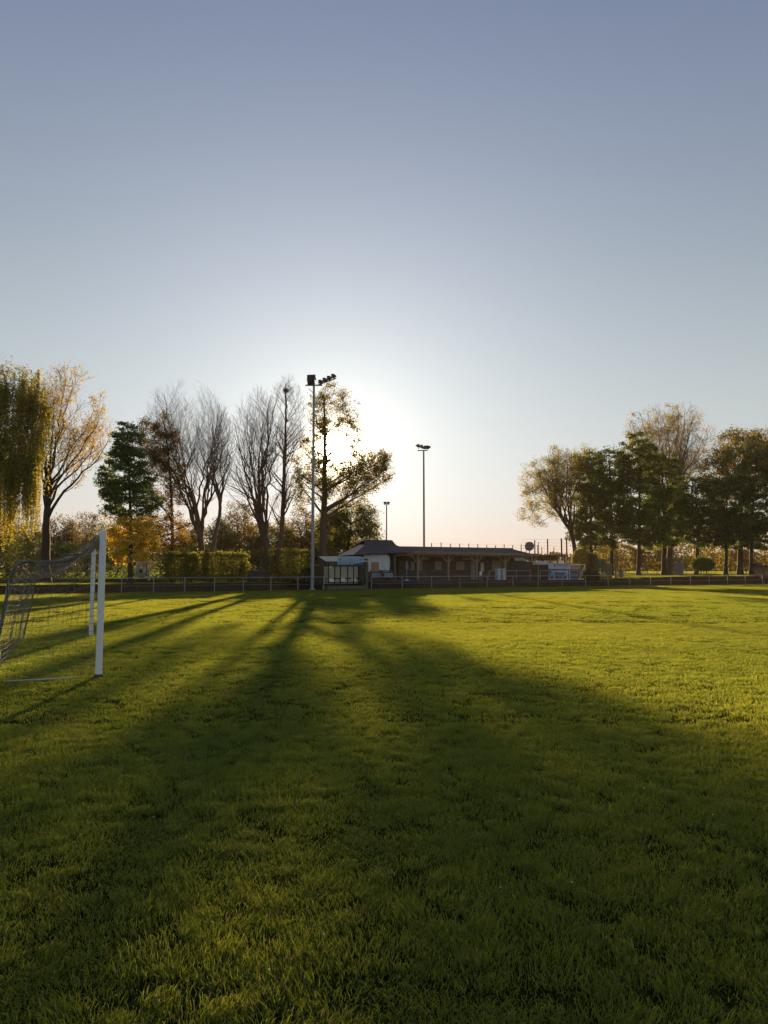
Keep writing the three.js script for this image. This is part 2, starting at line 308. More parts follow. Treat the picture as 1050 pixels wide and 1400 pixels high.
  if (o.weep) { // long hanging shoots
    const bottom = loc(at(0, o.weep.py, D)).y;
    for (let k = 0; k < o.weep.n; k++) {
      const p = leafSpots[Math.floor(R() * leafSpots.length)].clone(), L = Math.min(rr(0.8, o.weep.len), Math.max(0.3, p.y - bottom - rr(0, 1.2))), pts = [], rad = [], n = 4, sw = V(rr(-0.3, 0.3), 0, rr(-0.3, 0.3)), c = o.leaf.cols[Math.floor(R() * o.leaf.cols.length)];
      for (let j = 0; j <= n; j++) { const t = j / n; pts.push(p.clone().addScaledVector(sw, Math.sqrt(t)).add(V(rr(-0.04, 0.04), -L * t, rr(-0.04, 0.04)))); rad.push(0.008); }
      twig.tube(pts, rad, 3, bark());
      for (let j = 0; j < L * o.weep.per; j++) { const t = R() * n, a = Math.min(n - 1, Math.floor(t)), q = pts[a].clone().lerp(pts[a + 1], t - a).add(V(rr(-0.1, 0.1), rr(-0.1, 0.1), rr(-0.1, 0.1))), s = rr(0.7, 1.3); crown.leaf(q, o.leaf.size * rr(0.7, 1.2), R, c.map((x) => x * s)); }
    }
  }
  const clumps = [];
  if (o.clumps) {
    const V3 = blobs.map((b) => b.r.x * b.r.y), VS = V3.reduce((a, b) => a + b, 0);
    for (let k = 0; k < o.clumps; k++) {
      let pick = R() * VS, bi = 0; while (bi < V3.length - 1 && (pick -= V3[bi]) > 0) bi++;
      const b = blobs[bi], a = R() * 6.283, u = rr(-1, 1), q = Math.pow(rr(0.12, 1), 0.42), h = Math.sqrt(1 - u * u), c = V(b.c.x + Math.cos(a) * h * q * b.r.x, b.c.y + u * q * b.r.y, b.c.z + Math.sin(a) * h * q * b.r.z);
      if (o.hollow && o.hollow(c.x + base.x, c.y + base.y)) continue;
      let best = null, bd = 1e9; for (const p of nodes) { const d = p.distanceToSquared(c) + (p.y > c.y ? 1.5 : 0); if (d < bd) { bd = d; best = p; } }
      const d = c.clone().sub(best), L = d.length(), m = best.clone().addScaledVector(d, 0.5).add(V(rr(-0.1, 0.1) * L, (o.droop ? 0.1 : -0.08) * L, rr(-0.1, 0.1) * L));
      twig.tube([best, m, c], [0.012 + 0.012 * L, 0.012 + 0.005 * L, 0.008], 3, bark());
      const cr = (o.clumpR ?? 0.6) * rr(0.6, 1.25); clumps.push([c, cr]); nodes.push(m);
      for (let t = 0; t < 5; t++) { const e = V(rr(-1, 1), rr(-0.6, 0.8), rr(-1, 1)).normalize().multiplyScalar(cr * rr(0.6, 1.1)); twig.tube([m.clone().lerp(c, rr(0.4, 1)), c.clone().add(e)], [0.01, 0.006], 3, bark()); }
    }
  }
  if (o.leaf) {
    const lf = o.leaf, n = lf.n, flat = o.flat ?? 0.8;
    for (let k = 0; clumps.length && k < n * (lf.share ?? 0.75); k++) {
      const [p, cr] = clumps[Math.floor(R() * clumps.length)], c = lf.cols[Math.floor(R() * lf.cols.length)], b = rr(0.75, 1.25), g = () => (R() + R() + R() - 1.5) * 0.95 * cr, q = V(p.x + g(), p.y + g() * flat, p.z + g());
      if (lf.keep && R() > lf.keep(q.x + base.x, q.y + base.y)) continue;
      crown.leaf(q, lf.size * rr(0.65, 1.3), R, (lf.tint ? lf.tint(c, q.y + base.y) : c).map((x) => x * b));
    }
    for (let k = 0; k < n * (clumps.length ? 1 - (lf.share ?? 0.75) : 1); k++) {
      const s = leafSpots[Math.floor(R() * leafSpots.length)]; if (!s) break;
      if (lf.keep && R() > lf.keep(s.x + base.x, s.y + base.y, s.z + base.z)) continue;
      const cl = fbm(s.x * 0.7 + o.seed, s.y * 0.7, s.z * 0.7); if (cl < (lf.gap ?? -0.35) && R() < 0.8) continue;
      let c = lf.cols[Math.floor(R() * lf.cols.length)]; const b = rr(0.75, 1.25);
      if (lf.tint) c = lf.tint(c, s.y + base.y, s.x + base.x, R);
      for (let j = 0; j < (lf.per ?? 1); j++) crown.leaf(V(s.x + rr(-1, 1) * lf.spread, s.y + rr(-1, 1) * lf.spread, s.z + rr(-1, 1) * lf.spread), lf.size * rr(0.65, 1.3), R, c.map((x) => x * b));
    }
  }
  part('trunk', trunk.geo(), M.bark, root);
  if (crown) { part('branch', twig.geo(), M.bark, root); part('crown', crown.geo(false), o.leaf.mat ?? M.leaf, root); } else part('crown', twig.geo(), M.bark, root);
  tris += trunk.count + twig.count + (crown ? crown.count : 0);
  return root;
}
let tris = 0;
const GOLD = [[0.36, 0.29, 0.04], [0.32, 0.29, 0.045], [0.28, 0.21, 0.035]], LIME = [[0.24, 0.26, 0.05], [0.28, 0.26, 0.05], [0.20, 0.22, 0.045]];
const DEEP = [[0.13, 0.20, 0.045], [0.18, 0.23, 0.045], [0.10, 0.165, 0.045]], RUST = [[0.22, 0.12, 0.035], [0.17, 0.11, 0.04], [0.24, 0.16, 0.05]], OLIVE = [[0.13, 0.13, 0.035], [0.17, 0.15, 0.035], [0.10, 0.11, 0.03]];

tree({ name: 'weeping_tree', label: 'weeping yellow-green tree with hanging shoots at the left edge behind the goal', seed: 1, D: 50, trunk: [[-18, 800], [-14, 700], [-5, 600], [5, 540]], r: 0.28, bark: 'dark', habit: 'round', t0: 0.45, rise: 0.3, limbs: 30, clumps: 150, clumpR: 0.9,
  blobs: [[14, 540, 50, 50], [8, 570, 58, 72], [0, 640, 62, 70], [-40, 600, 60, 90]], levels: 3, gaps: [0.4, 0.3, 0.3], up: 0.1, leaf: { n: 12000, size: 0.13, spread: 0.3, cols: [[0.36, 0.33, 0.045], [0.31, 0.30, 0.045], [0.40, 0.33, 0.04]] }, weep: { n: 1600, len: 5.5, py: 756, per: 22 } });
tree({ name: 'budding_tree', label: 'tall upright tree with orange buds on fanned limbs beside the weeping tree', seed: 2, D: 62, trunk: [[61, 800], [63, 720], [65, 672], [67, 650]], r: 0.42, bark: 'dark', habit: 'vase', t0: 0.55, limbs: 12, kink: 0.045, low: -0.4, side: 1.25, limbR: 0.5, topR: 0.5,
  blobs: [[98, 582, 50, 88], [78, 560, 28, 64], [118, 596, 38, 56]], levels: 4, twigs: 0.8, up: 0.5, leaf: { n: 12000, size: 0.14, spread: 0.22, cols: [[0.52, 0.38, 0.03], [0.46, 0.33, 0.03], [0.36, 0.24, 0.03]], keep: (x, y) => smooth(-31, -26, x) * 0.8 + 0.2 } });
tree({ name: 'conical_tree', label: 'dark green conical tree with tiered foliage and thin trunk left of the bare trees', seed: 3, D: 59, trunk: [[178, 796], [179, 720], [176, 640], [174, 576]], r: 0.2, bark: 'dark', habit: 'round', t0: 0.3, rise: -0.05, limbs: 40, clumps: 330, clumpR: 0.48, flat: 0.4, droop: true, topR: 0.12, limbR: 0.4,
  blobs: [[173, 606, 20, 34], [172, 652, 37, 40], [176, 690, 42, 32], [180, 738, 36, 34]], levels: 3, gaps: [0.26, 0.22, 0.3], up: 0.02, spreadAng: 0.9, leaf: { n: 34000, size: 0.17, spread: 0.2, gap: -0.22, cols: DEEP, mat: M.thick, tint: (c, y) => y < 6.2 ? [c[0] * 5.5, c[1] * 2.8, c[2] * 1.4] : c } });  // tint turns the lower leaves golden: sunlit glow put into the leaf colour
tree({ name: 'rusty_leaved_tree', label: 'slender brown-leaved tree between the conical tree and the wide bare tree', seed: 4, D: 66, trunk: [[236, 790], [235, 700], [230, 620], [224, 575]], r: 0.2, bark: 'dark', habit: 'round', t0: 0.25, rise: 0.4, limbs: 30, clumps: 200, clumpR: 0.55, topR: 0.15,
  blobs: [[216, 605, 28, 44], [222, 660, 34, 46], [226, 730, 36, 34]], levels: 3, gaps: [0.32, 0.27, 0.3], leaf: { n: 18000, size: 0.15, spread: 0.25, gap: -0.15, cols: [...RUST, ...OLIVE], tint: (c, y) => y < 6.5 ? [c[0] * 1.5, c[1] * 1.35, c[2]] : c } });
tree({ name: 'bare_tree', label: 'wide bare tree with a fan of fine twigs left of the two tall bare trees', seed: 5, D: 68, trunk: [[277, 795], [275, 750], [268, 700], [262, 672]], r: 0.36, bark: 'brown', habit: 'vase', t0: 0.3, limbs: 15, kink: 0.05, low: -0.15, twigR: 0.0045, side: 1.6, limbR: 0.45, topR: 0.55,
  blobs: [[252, 595, 66, 76], [222, 618, 42, 56], [290, 604, 36, 60]], levels: 4, twigs: 0.95, up: 0.45 });
tree({ name: 'bare_tree', label: 'small crooked bare tree leaning between the wide bare tree and the tall ones', seed: 6, D: 65, trunk: [[288, 795], [292, 745], [301, 690], [290, 655]], r: 0.22, bark: 'brown', habit: 'vase', t0: 0.6, limbs: 7, kink: 0.06, side: 1.3, limbR: 0.6, topR: 0.55,
  blobs: [[294, 630, 22, 44], [306, 640, 18, 36]], levels: 4, twigs: 1.0, twigR: 0.005, up: 0.5 });
tree({ name: 'bare_tree', label: 'tall bare tree forking low above the gap between the trimmed hedges', seed: 7, D: 66, trunk: [[366, 797], [366, 760], [358, 715], [353, 690]], r: 0.4, bark: 'brown', habit: 'vase', t0: 0.25, limbs: 12, kink: 0.05, low: -0.2, twigR: 0.0045, side: 1.7, limbR: 0.5, topR: 0.6,
  blobs: [[353, 618, 46, 94], [370, 605, 28, 82], [332, 655, 38, 64]], levels: 4, twigs: 0.85, up: 0.45 });
tree({ name: 'bare_tree', label: 'tallest bare tree with straight stem and bird nest, left of the floodlight mast', seed: 8, D: 68, trunk: [[379, 797], [384, 745], [389, 640], [391, 560], [391, 525]], r: 0.3, bark: 'brown', habit: 'round', t0: 0.3, rise: 0.9, limbs: 44, side: 1.3, kink: 0.04, twigR: 0.0045, limbR: 0.5, topR: 0.14,
  blobs: [[391, 576, 30, 66], [391, 645, 36, 72]], levels: 4, twigs: 1.4, up: 0.45 });
tree({ name: 'sunlit_tree', label: 'golden-leaved tree in front of the low sun, right behind the tall floodlight mast', seed: 9, D: 66, trunk: [[443, 802], [442, 740], [444, 650], [444, 590], [443, 545]], r: 0.42, bark: 'brown', habit: 'round', t0: 0.35, rise: 0.55, limbs: 34, clumps: 450, clumpR: 0.55, hollow: (x, y) => Math.hypot((x - at(458, 606, 66).x), y - at(458, 606, 66).y) < 1.2, limbR: 0.5, topR: 0.15,
  blobs: [[453, 566, 36, 44], [478, 590, 22, 32], [503, 640, 34, 34], [466, 655, 46, 48], [418, 650, 22, 54], [440, 600, 20, 34], [520, 640, 14, 26], [446, 648, 34, 26]], levels: 4, twigs: 0.8, up: 0.3, leaf: { n: 24000, size: 0.155, spread: 0.3, gap: -0.25, cols: [...GOLD, ...GOLD, ...OLIVE], keep: (x, y) => smooth(1.0, 1.9, Math.hypot(x - at(459, 614, 66).x, y - at(459, 614, 66).y)) } });
tree({ name: 'leafy_tree', label: 'rounded olive-green leafy tree behind the dugout and the left roof end', seed: 10, D: 84, trunk: [[476, 790], [476, 745], [480, 715]], r: 0.3, bark: 'dark', habit: 'round', t0: 0.3, rise: 0.2, limbs: 26, clumps: 200, clumpR: 0.8,
  blobs: [[482, 716, 38, 36], [456, 728, 28, 34], [505, 735, 16, 26]], levels: 3, gaps: [0.36, 0.3, 0.3], leaf: { n: 19000, size: 0.19, spread: 0.3, gap: -0.2, cols: [...OLIVE, ...LIME] } });

// right-hand group
tree({ name: 'airy_tree', label: 'airy pale-leaved tree leaning left over the end of the clubhouse', seed: 20, D: 88, trunk: [[787, 778], [783, 735], [768, 708], [752, 688]], r: 0.32, bark: 'dark', habit: 'vase', t0: 0.45, limbs: 22, clumps: 230, clumpR: 0.75, limbR: 0.55, topR: 0.45,
  blobs: [[742, 672, 36, 46], [768, 655, 32, 44], [756, 622, 10, 16], [794, 626, 20, 20], [735, 700, 26, 22]], levels: 4, twigs: 0.7, up: 0.12, leaf: { n: 20000, size: 0.15, spread: 0.28, gap: -0.3, cols: [[0.32, 0.30, 0.09], [0.36, 0.30, 0.08], [0.26, 0.26, 0.08]] } });
const deepTree = (seed, label, D, trunk, blobs, n, extra = {}) => tree({ name: 'broadleaf_tree', label, seed, D, trunk, r: 0.26, bark: 'dark', habit: 'round', t0: 0.35, rise: 0.25, limbs: 30, clumps: 210, clumpR: 0.64, flat: 0.5, topR: 0.2, blobs, levels: 3, gaps: [0.34, 0.28, 0.3], leaf: { n: Math.round(n * 1.35), size: 0.25, spread: 0.42, gap: -0.28, cols: [...DEEP, [0.09, 0.105, 0.03]], mat: M.thick }, group: 'dark broadleaf trees on the right', ...extra });
deepTree(21, 'dark broadleaf tree with narrow crown nearest the leaning airy tree', 90, [[808, 785], [808, 730], [806, 660], [804, 625]], [[804, 650, 26, 34], [806, 690, 28, 34], [802, 728, 28, 26]], 15000);
deepTree(22, 'dark broadleaf tree with straight trunk behind the green netting', 92, [[836, 785], [836, 720], [834, 650], [832, 615]], [[834, 645, 30, 32], [838, 690, 30, 36], [838, 728, 32, 22]], 16000);
deepTree(23, 'tall dark broadleaf tree with twin-looking trunk in front of the sunlit field', 90, [[873, 785], [874, 720], [874, 640], [872, 600]], [[872, 628, 28, 36], [868, 680, 34, 40], [878, 722, 36, 26]], 18000);
deepTree(24, 'dark broadleaf tree with ivy-thick trunk left of the round clipped bush', 92, [[908, 785], [908, 730], [906, 660], [904, 630]], [[904, 655, 30, 34], [908, 695, 34, 34], [906, 728, 34, 22]], 17000, { r: 0.34 });
deepTree(25, 'broad dark tree spreading above the round clipped bush', 95, [[952, 785], [954, 730], [952, 680], [950, 660]], [[950, 685, 36, 34], [960, 722, 40, 28], [932, 700, 26, 30]], 18000);
deepTree(26, 'dark broadleaf tree with slim trunk left of the black box', 94, [[992, 785], [993, 735], [994, 680], [996, 660]], [[994, 690, 34, 40], [1006, 724, 38, 28]], 17000);
deepTree(27, 'dark broadleaf tree at the right edge behind the timber dugout', 92, [[1027, 785], [1028, 730], [1032, 660], [1036, 620]], [[1040, 650, 40, 50], [1030, 712, 42, 40], [1060, 680, 40, 60]], 21000);
tree({ name: 'half_bare_tree', label: 'tallest half-bare tree on the right with sparse orange leaves over domed crown', seed: 28, D: 104, trunk: [[915, 785], [916, 720], [916, 690]], r: 0.45, bark: 'brown', habit: 'vase', t0: 0.5, limbs: 20, clumps: 160, clumpR: 0.9, limbR: 0.5, topR: 0.55,
  blobs: [[915, 612, 62, 64], [890, 610, 40, 56], [950, 615, 38, 48]], levels: 4, twigs: 0.6, up: 0.3, leaf: { n: 18000, size: 0.17, spread: 0.25, gap: -0.2, cols: [[0.38, 0.29, 0.05], [0.30, 0.26, 0.06], [0.22, 0.21, 0.06]], keep: (x, y) => 1 - 0.6 * smooth(42, 52, x) } });
tree({ name: 'orange_leaved_tree', label: 'large orange-green tree with dense sloping crown at the right edge', seed: 29, D: 98, trunk: [[1012, 785], [1013, 720], [1015, 650], [1018, 620]], r: 0.4, bark: 'dark', habit: 'round', t0: 0.3, rise: 0.4, limbs: 34, clumps: 300, clumpR: 0.85, topR: 0.2,
  blobs: [[1020, 622, 46, 42], [988, 650, 36, 40], [1050, 630, 40, 44]], levels: 3, gaps: [0.34, 0.28, 0.3], leaf: { n: 22000, size: 0.25, spread: 0.3, gap: -0.15, cols: [[0.34, 0.25, 0.03], [0.22, 0.20, 0.03], [0.13, 0.15, 0.03]] } });

{ // bird nest, a ball of sticks in a fork
  const R = rng(77), b = new MB(), p = at(391, 534, 68);
  for (let k = 0; k < 110; k++) { const a = R() * 6.28, u = R() * 2 - 1, r = 0.26 * Math.cbrt(R()), c = V(Math.cos(a) * Math.sqrt(1 - u * u) * r, u * r * 0.8 + 0.2, Math.sin(a) * Math.sqrt(1 - u * u) * r), d = V(R() - 0.5, (R() - 0.5) * 0.5, R() - 0.5).normalize().multiplyScalar(0.2); b.tube([c.clone().sub(d), c.clone().add(d)], [0.012, 0.008], 3, BARK.dark); }
  const m = part('bird_nest', b.geo(), M.bark, scene); m.position.copy(p).add(V(0, -0.2, 0)); m.userData = { label: 'round bird nest of sticks near the top of the tallest bare tree', category: 'nest' };
}

// woods behind on the left: a few brown trees, copied
{
  const spots = [[86, 705, 100, 2, 1.0], [118, 700, 112, 0, 1.05], [150, 712, 104, 1, 0.95], [196, 716, 98, 0, 0.9], [258, 712, 106, 2, 1], [300, 700, 100, 1, 1.05], [326, 696, 112, 0, 1.1], [352, 706, 98, 2, 1], [384, 700, 108, 1, 1.05], [412, 706, 100, 0, 1], [436, 712, 112, 2, 1.05], [462, 706, 104, 1, 1], [42, 712, 106, 1, 1], [10, 706, 112, 0, 1]];
  const where = ['seen past the budding tree', 'right of the budding tree trunk', 'left of the conical tree', 'behind the conical tree', 'behind the wide bare tree', 'behind the small crooked tree', 'left of the low fork', 'behind the low-forking bare tree', 'behind the bare tree with the nest', 'left of the tall floodlight mast', 'behind the mast foot', 'right of the sunlit tree trunk', 'behind the net of the goal', 'behind the weeping tree'];
  const protos = [];
  spots.forEach(([px, py, D, kind, k], i) => {
    const label = `brown twiggy background tree ${where[i]}`;
    if (!protos[kind]) {
      const h = 778 - py;
      protos[kind] = tree({ name: 'woodland_tree', label, seed: 40 + kind, D, trunk: [[px, 790], [px + 2, 750], [px - 1, py + 25]], r: 0.22, bark: 'dark', habit: 'round', t0: 0.2, rise: 0.5, limbs: 24, clumps: 130, clumpR: 0.9, topR: 0.25, blobs: [[px, py + h * 0.36, 24, h * 0.36], [px - 6, py + h * 0.62, 28, h * 0.36], [px + 8, py + h * 0.6, 24, h * 0.34]], levels: 3, gaps: [0.42, 0.34, 0.3], group: 'brown trees in the woods behind', leaf: { n: 9500, size: 0.22, spread: 0.4, gap: -0.1, cols: kind === 1 ? [...OLIVE, ...LIME] : [...RUST, ...OLIVE, ...OLIVE] } });
    } else {
      const c = protos[kind].clone(); c.name = numbered('woodland_tree'); c.userData = { ...c.userData, label }; const p = at(px, 790, D); p.y = groundY(p.x, p.z) - 0.1; c.position.copy(p); c.rotation.y = i * 2.1; c.scale.setScalar(k * D / 105); scene.add(c);
    }
  });
}
function bush(name, label, category, shape, n, size, cols, o = {}) { // leaves through a rounded box or ball, on short stems
  const R = rng(o.seed ?? 5), rr = (a, b) => a + (b - a) * R(), { p, w, h, d, turn = 0 } = shape, root = thing(name, label, category, p, turn, o.group), st = new MB(), lf = new MB();
  for (let k = 0; k < (o.stems ?? 10); k++) { const x = rr(-0.4, 0.4) * w, z = rr(-0.35, 0.35) * d; st.tube([V(x * 0.8, -0.1, z * 0.8), V(x + rr(-0.1, 0.1), h * 0.4, z), V(x * 1.1, h * 0.85, z * 1.1)], [0.05, 0.035, 0.015], 4, BARK.dark); }
  for (let k = 0; k < n; k++) {
    let q, m = 0; do { q = V(rr(-1, 1), rr(-1, 1), rr(-1, 1)); m = o.ball ? q.length() : Math.max(Math.abs(q.x), Math.abs(q.y), Math.abs(q.z)); } while (m > 1 || (m < 0.72 && R() < 0.75));
    const bump = 1 + 0.12 * fbm(q.x * 2.2 * w / h + (o.seed ?? 0), q.y * 2.2, q.z * 2) + (R() < 0.06 ? rr(0, 0.15) : 0);
    const gapTest = fbm(q.x * w * 1.6, q.y * h * 1.6, (o.seed ?? 0) + q.z * 2); if (gapTest < -0.35 && R() < 0.8) continue;
    const c = cols[Math.floor(R() * cols.length)], b = rr(0.7, 1.3);
    lf.leaf(V(q.x * w / 2 * bump, h * (o.lift ?? 0.12) + (q.y + 1) * h / 2 * (1 - (o.lift ?? 0.12)) * bump, q.z * d / 2 * bump), size * rr(0.7, 1.3), R, c.map((x) => x * b));
  }
  { const m = part('stem', st.geo(), M.bark, root); m.userData.kind = 'stuff'; } part('foliage', lf.geo(false), o.mat ?? M.leaf, root); tris += lf.count + st.count; return root;
}
const onGround = (px, D) => { const p = at(px, 795, D); p.y = groundY(p.x, p.z); return p; };
const HEDGE = [[0.20, 0.22, 0.04], [0.27, 0.25, 0.04], [0.14, 0.17, 0.035]];
function hedge(px0, px1, pyTop, w, label, seed) {
  const s0 = sAt(px0, w), s1 = sAt(px1, w), p = SW((s0 + s1) / 2, w), y = groundY(p.x, p.z), h = yAt(pyTop, (s0 + s1) / 2, w) - y; p.y = y;
  bush('trimmed_hedge', label, 'hedge', { p, w: (s1 - s0) * 0.97, h, d: 1.3, turn: TURN }, 6500, 0.17, HEDGE, { seed, group: 'trimmed hedges behind the left rail' });
}
hedge(226, 272, 757, 4.5, 'trimmed hedge block, leftmost of three, behind the left rail', 51);
hedge(275, 339, 756, 4.5, 'longest trimmed hedge block, left of the wheelie bins', 52);
hedge(367, 428, 752, 4.2, 'trimmed hedge block between the wheelie bins and the floodlight mast', 53);
bush('clipped_bush', 'round dark clipped bush behind the right rail under the trees', 'bush', { p: onGround(962, 88), w: 3.3, h: 2.3, d: 2.4, turn: TURN }, 6500, 0.17, DEEP, { seed: 54, ball: true, lift: 0.25, mat: M.thick });
bush('shrub', 'yellow-green sunlit shrub at the foot of the leaning airy tree', 'shrub', { p: onGround(795, 84), w: 2.4, h: 3.6, d: 2, turn: TURN }, 5200, 0.17, LIME, { seed: 55, ball: true });
bush('shrub', 'dark tall shrub between the yellow shrub and the green netting', 'shrub', { p: onGround(810, 84), w: 1.9, h: 3.0, d: 1.6, turn: TURN }, 4200, 0.17, OLIVE, { seed: 56, ball: true, mat: M.thick });
bush('shrub', 'low blue-grey shrub in front of the green netting beside the rail', 'shrub', { p: onGround(809, 77), w: 1.9, h: 1.45, d: 1.6, turn: TURN }, 3600, 0.13, [[0.06, 0.08, 0.05], [0.05, 0.07, 0.04]], { seed: 57, ball: true, mat: M.thick });
const farShrub = [[818, 130, 8, 6.5, 'behind the straight-trunked dark tree'], [846, 138, 9, 6, 'above the sunlit field'], [892, 134, 8, 5.5, 'between ivy-thick trunk and twin-looking trunk'], [930, 128, 9, 7, 'left of the round clipped bush'], [985, 132, 10, 6, 'right of the round clipped bush'], [1040, 128, 9, 7, 'behind the timber dugout']];
farShrub.forEach(([px, D, w, h, t], i) => bush('distant_shrub', `yellow-lit distant shrub ${t}`, 'shrub', { p: onGround(px, D), w, h, d: 5 }, 3200, 0.4, [[0.30, 0.26, 0.06], [0.26, 0.20, 0.05], [0.22, 0.22, 0.06]], { seed: 60 + i, ball: true, group: 'distant sunlit shrubs on the right' }));
bush('overgrown_hedge', 'long dark overgrown hedge along the far side of the green court', 'hedge', { p: onGround(110, 96), w: 34, h: 4.6, d: 2.5, turn: TURN * 0.4 }, 15000, 0.28, DEEP, { seed: 70, stems: 30, lift: 0, mat: M.thick });
bush('overgrown_hedge', 'long dark thicket behind the trimmed hedges and wheelie bins', 'hedge', { p: onGround(345, 90), w: 22, h: 3.6, d: 2.5, turn: TURN }, 12000, 0.26, [...DEEP, ...RUST], { seed: 71, stems: 24, lift: 0, mat: M.thick });
{ // far-off belt of woods along the horizon, one mass
  const R = rng(90), b = new MB();
  for (let k = 0; k < 26000; k++) { const a = (R() - 0.5) * 2.6, d = 300 + 60 * R(), x = Math.sin(a) * d, h = 5 + 5 * (0.5 + 0.5 * fbm(a * 14, 3)), c = [[0.07, 0.075, 0.03], [0.09, 0.07, 0.035], [0.05, 0.06, 0.025]][Math.floor(R() * 3)]; b.leaf(V(x, 0.5 + h * R(), -Math.cos(a) * d), 1.5 + R(), R, c); }
  const m = part('distant_wood', b.geo(false), M.thick, scene); m.userData = { kind: 'stuff', label: 'far belt of woods along the horizon', category: 'wood' }; tris += b.count;
}

// ------------------------------------------------------------------ rail round the pitch
function railRun(s0, s1, n, label) {
  const p0 = SW(s0, 0), root = thing('pitch_rail', label, 'railing', p0, TURN), L = s1 - s0, H = 1.12;
  part('top_rail', rod(V(0, H, 0), V(L, H, 0), 0.034, 0.034, 10), M.galv, root);
  part('lower_rail', rod(V(0, 0.52, 0), V(L, 0.52, 0), 0.012, 0.012, 6), M.galv, root);
  const g = rod(V(0, -0.1, 0), V(0, H - 0.03, 0), 0.034, 0.034, 10), R = rng(Math.floor(s0 * 10) + 900);
  for (let k = 0; k <= n; k++) { const m = part('post', g, M.galv, root); m.position.set(L * k / n, 0, 0); m.rotation.set((R() - 0.5) * 0.02, 0, (R() - 0.5) * 0.025); }
}
railRun(sAt(168, 0), sAt(443, 0), 7, 'galvanised pipe railing left of the dugout in front of the hedges');
railRun(sAt(508, 0), sAt(1040, 0), 17, 'galvanised pipe railing right of the dugout in front of the clubhouse');

// ------------------------------------------------------------------ near goal
{
  const N = V(-4.75, 0, -12.0), FP = V(-7.86, 0, -19.25), root = thing('football_goal', 'white football goal with sagging net at the left of the pitch', 'goal', N);
  const along = FP.clone().sub(N), Lg = along.length(), a = along.clone().normalize(), back = V(a.z, 0, -a.x); if (back.x > 0) back.negate();
  const H = 2.44, post = () => new THREE.CylinderGeometry(0.056, 0.056, H + 0.08, 18).scale(1, 1, 0.85).translate(0, H / 2 - 0.04, 0);
  const pt = (f, t, y) => V(a.x * Lg * f + back.x * t, y, a.z * Lg * f + back.z * t);
  const p1 = part('post', post(), M.whitePaint, root); const p2 = part('post', p1.geometry, M.whitePaint, root); p2.position.copy(along);
  part('crossbar', rod(pt(0, 0, H - 0.02), pt(1, 0, H - 0.02), 0.055, 0.055, 14), M.whitePaint, root);
  part('ground_socket', [rod(V(0, -0.05, 0), V(0, 0.06, 0), 0.085, 0.075, 12)], M.darkMetal, root);
  const sup = (f) => [pt(f, 0.03, 2.3), pt(f, 0.3, 2.06), pt(f, 0.75, 1.93), pt(f, 1.25, 1.9), pt(f, 1.36, 1.7), pt(f, 1.44, 1.1), pt(f, 1.56, 0.4), pt(f, 1.62, 0.02)];
  const ns = mat(0.2, 0.19, 0.17, 0.7, { map: grainMap }), rope = mat(0.33, 0.32, 0.27, 0.9), darkRope = mat(0.07, 0.075, 0.06, 0.95);
  for (const f of [0, 1]) part('net_support', tubeAlong(sup(f), 0.022, 60, 8), ns, root);
  { // folded net hanging along the near support
    const R = rng(31), L = [], base = new THREE.CatmullRomCurve3(sup(0));
    for (let k = 0; k < 26; k++) { const o1 = V(0, 0, 0), pts = []; const ph = R() * 6, am = 0.012 + 0.028 * R(); for (let j = 0; j <= 26; j++) { const t = 0.0 + 0.93 * j / 26, q = base.getPointAt(t), w = Math.sin(Math.PI * Math.min(1, t * 3 + 0.12)); pts.push(q.add(V(Math.sin(ph + j * 0.9) * am, (Math.cos(ph * 1.7 + j * 1.1) * am - 0.02), Math.cos(ph + j * 1.3) * am).multiplyScalar(Math.max(0.5, w)))); } L.push(tubeAlong(pts, 0.006 + 0.004 * R(), 70, 4)); }
    part('net_bundle', L.slice(0, 15), rope, root); part('net_bundle', L.slice(15), darkRope, root);
  }
  // netting, 12 cm squares
  const netMat = mat(0.16, 0.16, 0.14, 0.85), R = rng(5);
  function panel(nu, nv, at2, r = 0.0033) {
    const b = new MB(), P = []; for (let i = 0; i <= nu; i++) { P.push([]); for (let j = 0; j <= nv; j++) P[i].push(at2(i / nu, j / nv).add(V(R() - 0.5, R() - 0.5, R() - 0.5).multiplyScalar(0.022))); }
    for (let i = 0; i <= nu; i++) b.tube(P[i], P[i].map(() => r), 3, [1, 1, 1]);
    for (let j = 0; j <= nv; j++) b.tube(P.map((c) => c[j]), P.map(() => r), 3, [1, 1, 1]);
    const m = part('net_panel', b.geo(), netMat, root); m.userData.kind = 'stuff';
  }
  const curves = [0, 1].map((f) => new THREE.CatmullRomCurve3(sup(f)));
  const topAt = (t) => lerp(2.3, 1.9, smooth(0, 0.9, t)), backX = (y) => lerp(1.62, 1.3, clamp(y / 1.9, 0, 1));
  for (const f of [0, 1]) panel(13, 18, (u, v) => { const yT = topAt(u * 1.3), y = yT * (1 - v); return pt(f + 0.004 * Math.sin(u * 5), u * backX(y), y + 0.01); });
  panel(60, 17, (u, v) => { const y = 1.9 * (1 - v), sag = 0.28 * Math.sin(Math.PI * u) * (1 - v) ** 1.5; return pt(u, backX(y) + 0.12 * Math.sin(Math.PI * v) * Math.sin(u * 9) ** 2, Math.max(0.01, y - sag)); });
  panel(60, 11, (u, v) => { const t = v * 1.3; return pt(u, t, lerp(2.4, topAt(t), smooth(0, 0.2, v)) - 0.3 * Math.sin(Math.PI * u) * Math.sin(Math.PI * v * 0.5)); });
  part('ground_bar', rod(pt(0, 0.35, 0.02), pt(0, 1.4, 0.02), 0.016, 0.016, 8), mat(0.5, 0.5, 0.46, 0.7), root);
  part('net_ring', new THREE.TorusGeometry(0.1, 0.014, 8, 20).rotateY(0.4).translate(...pt(0, 1.56, 0.42).toArray()), M.whitePaint, root);
}

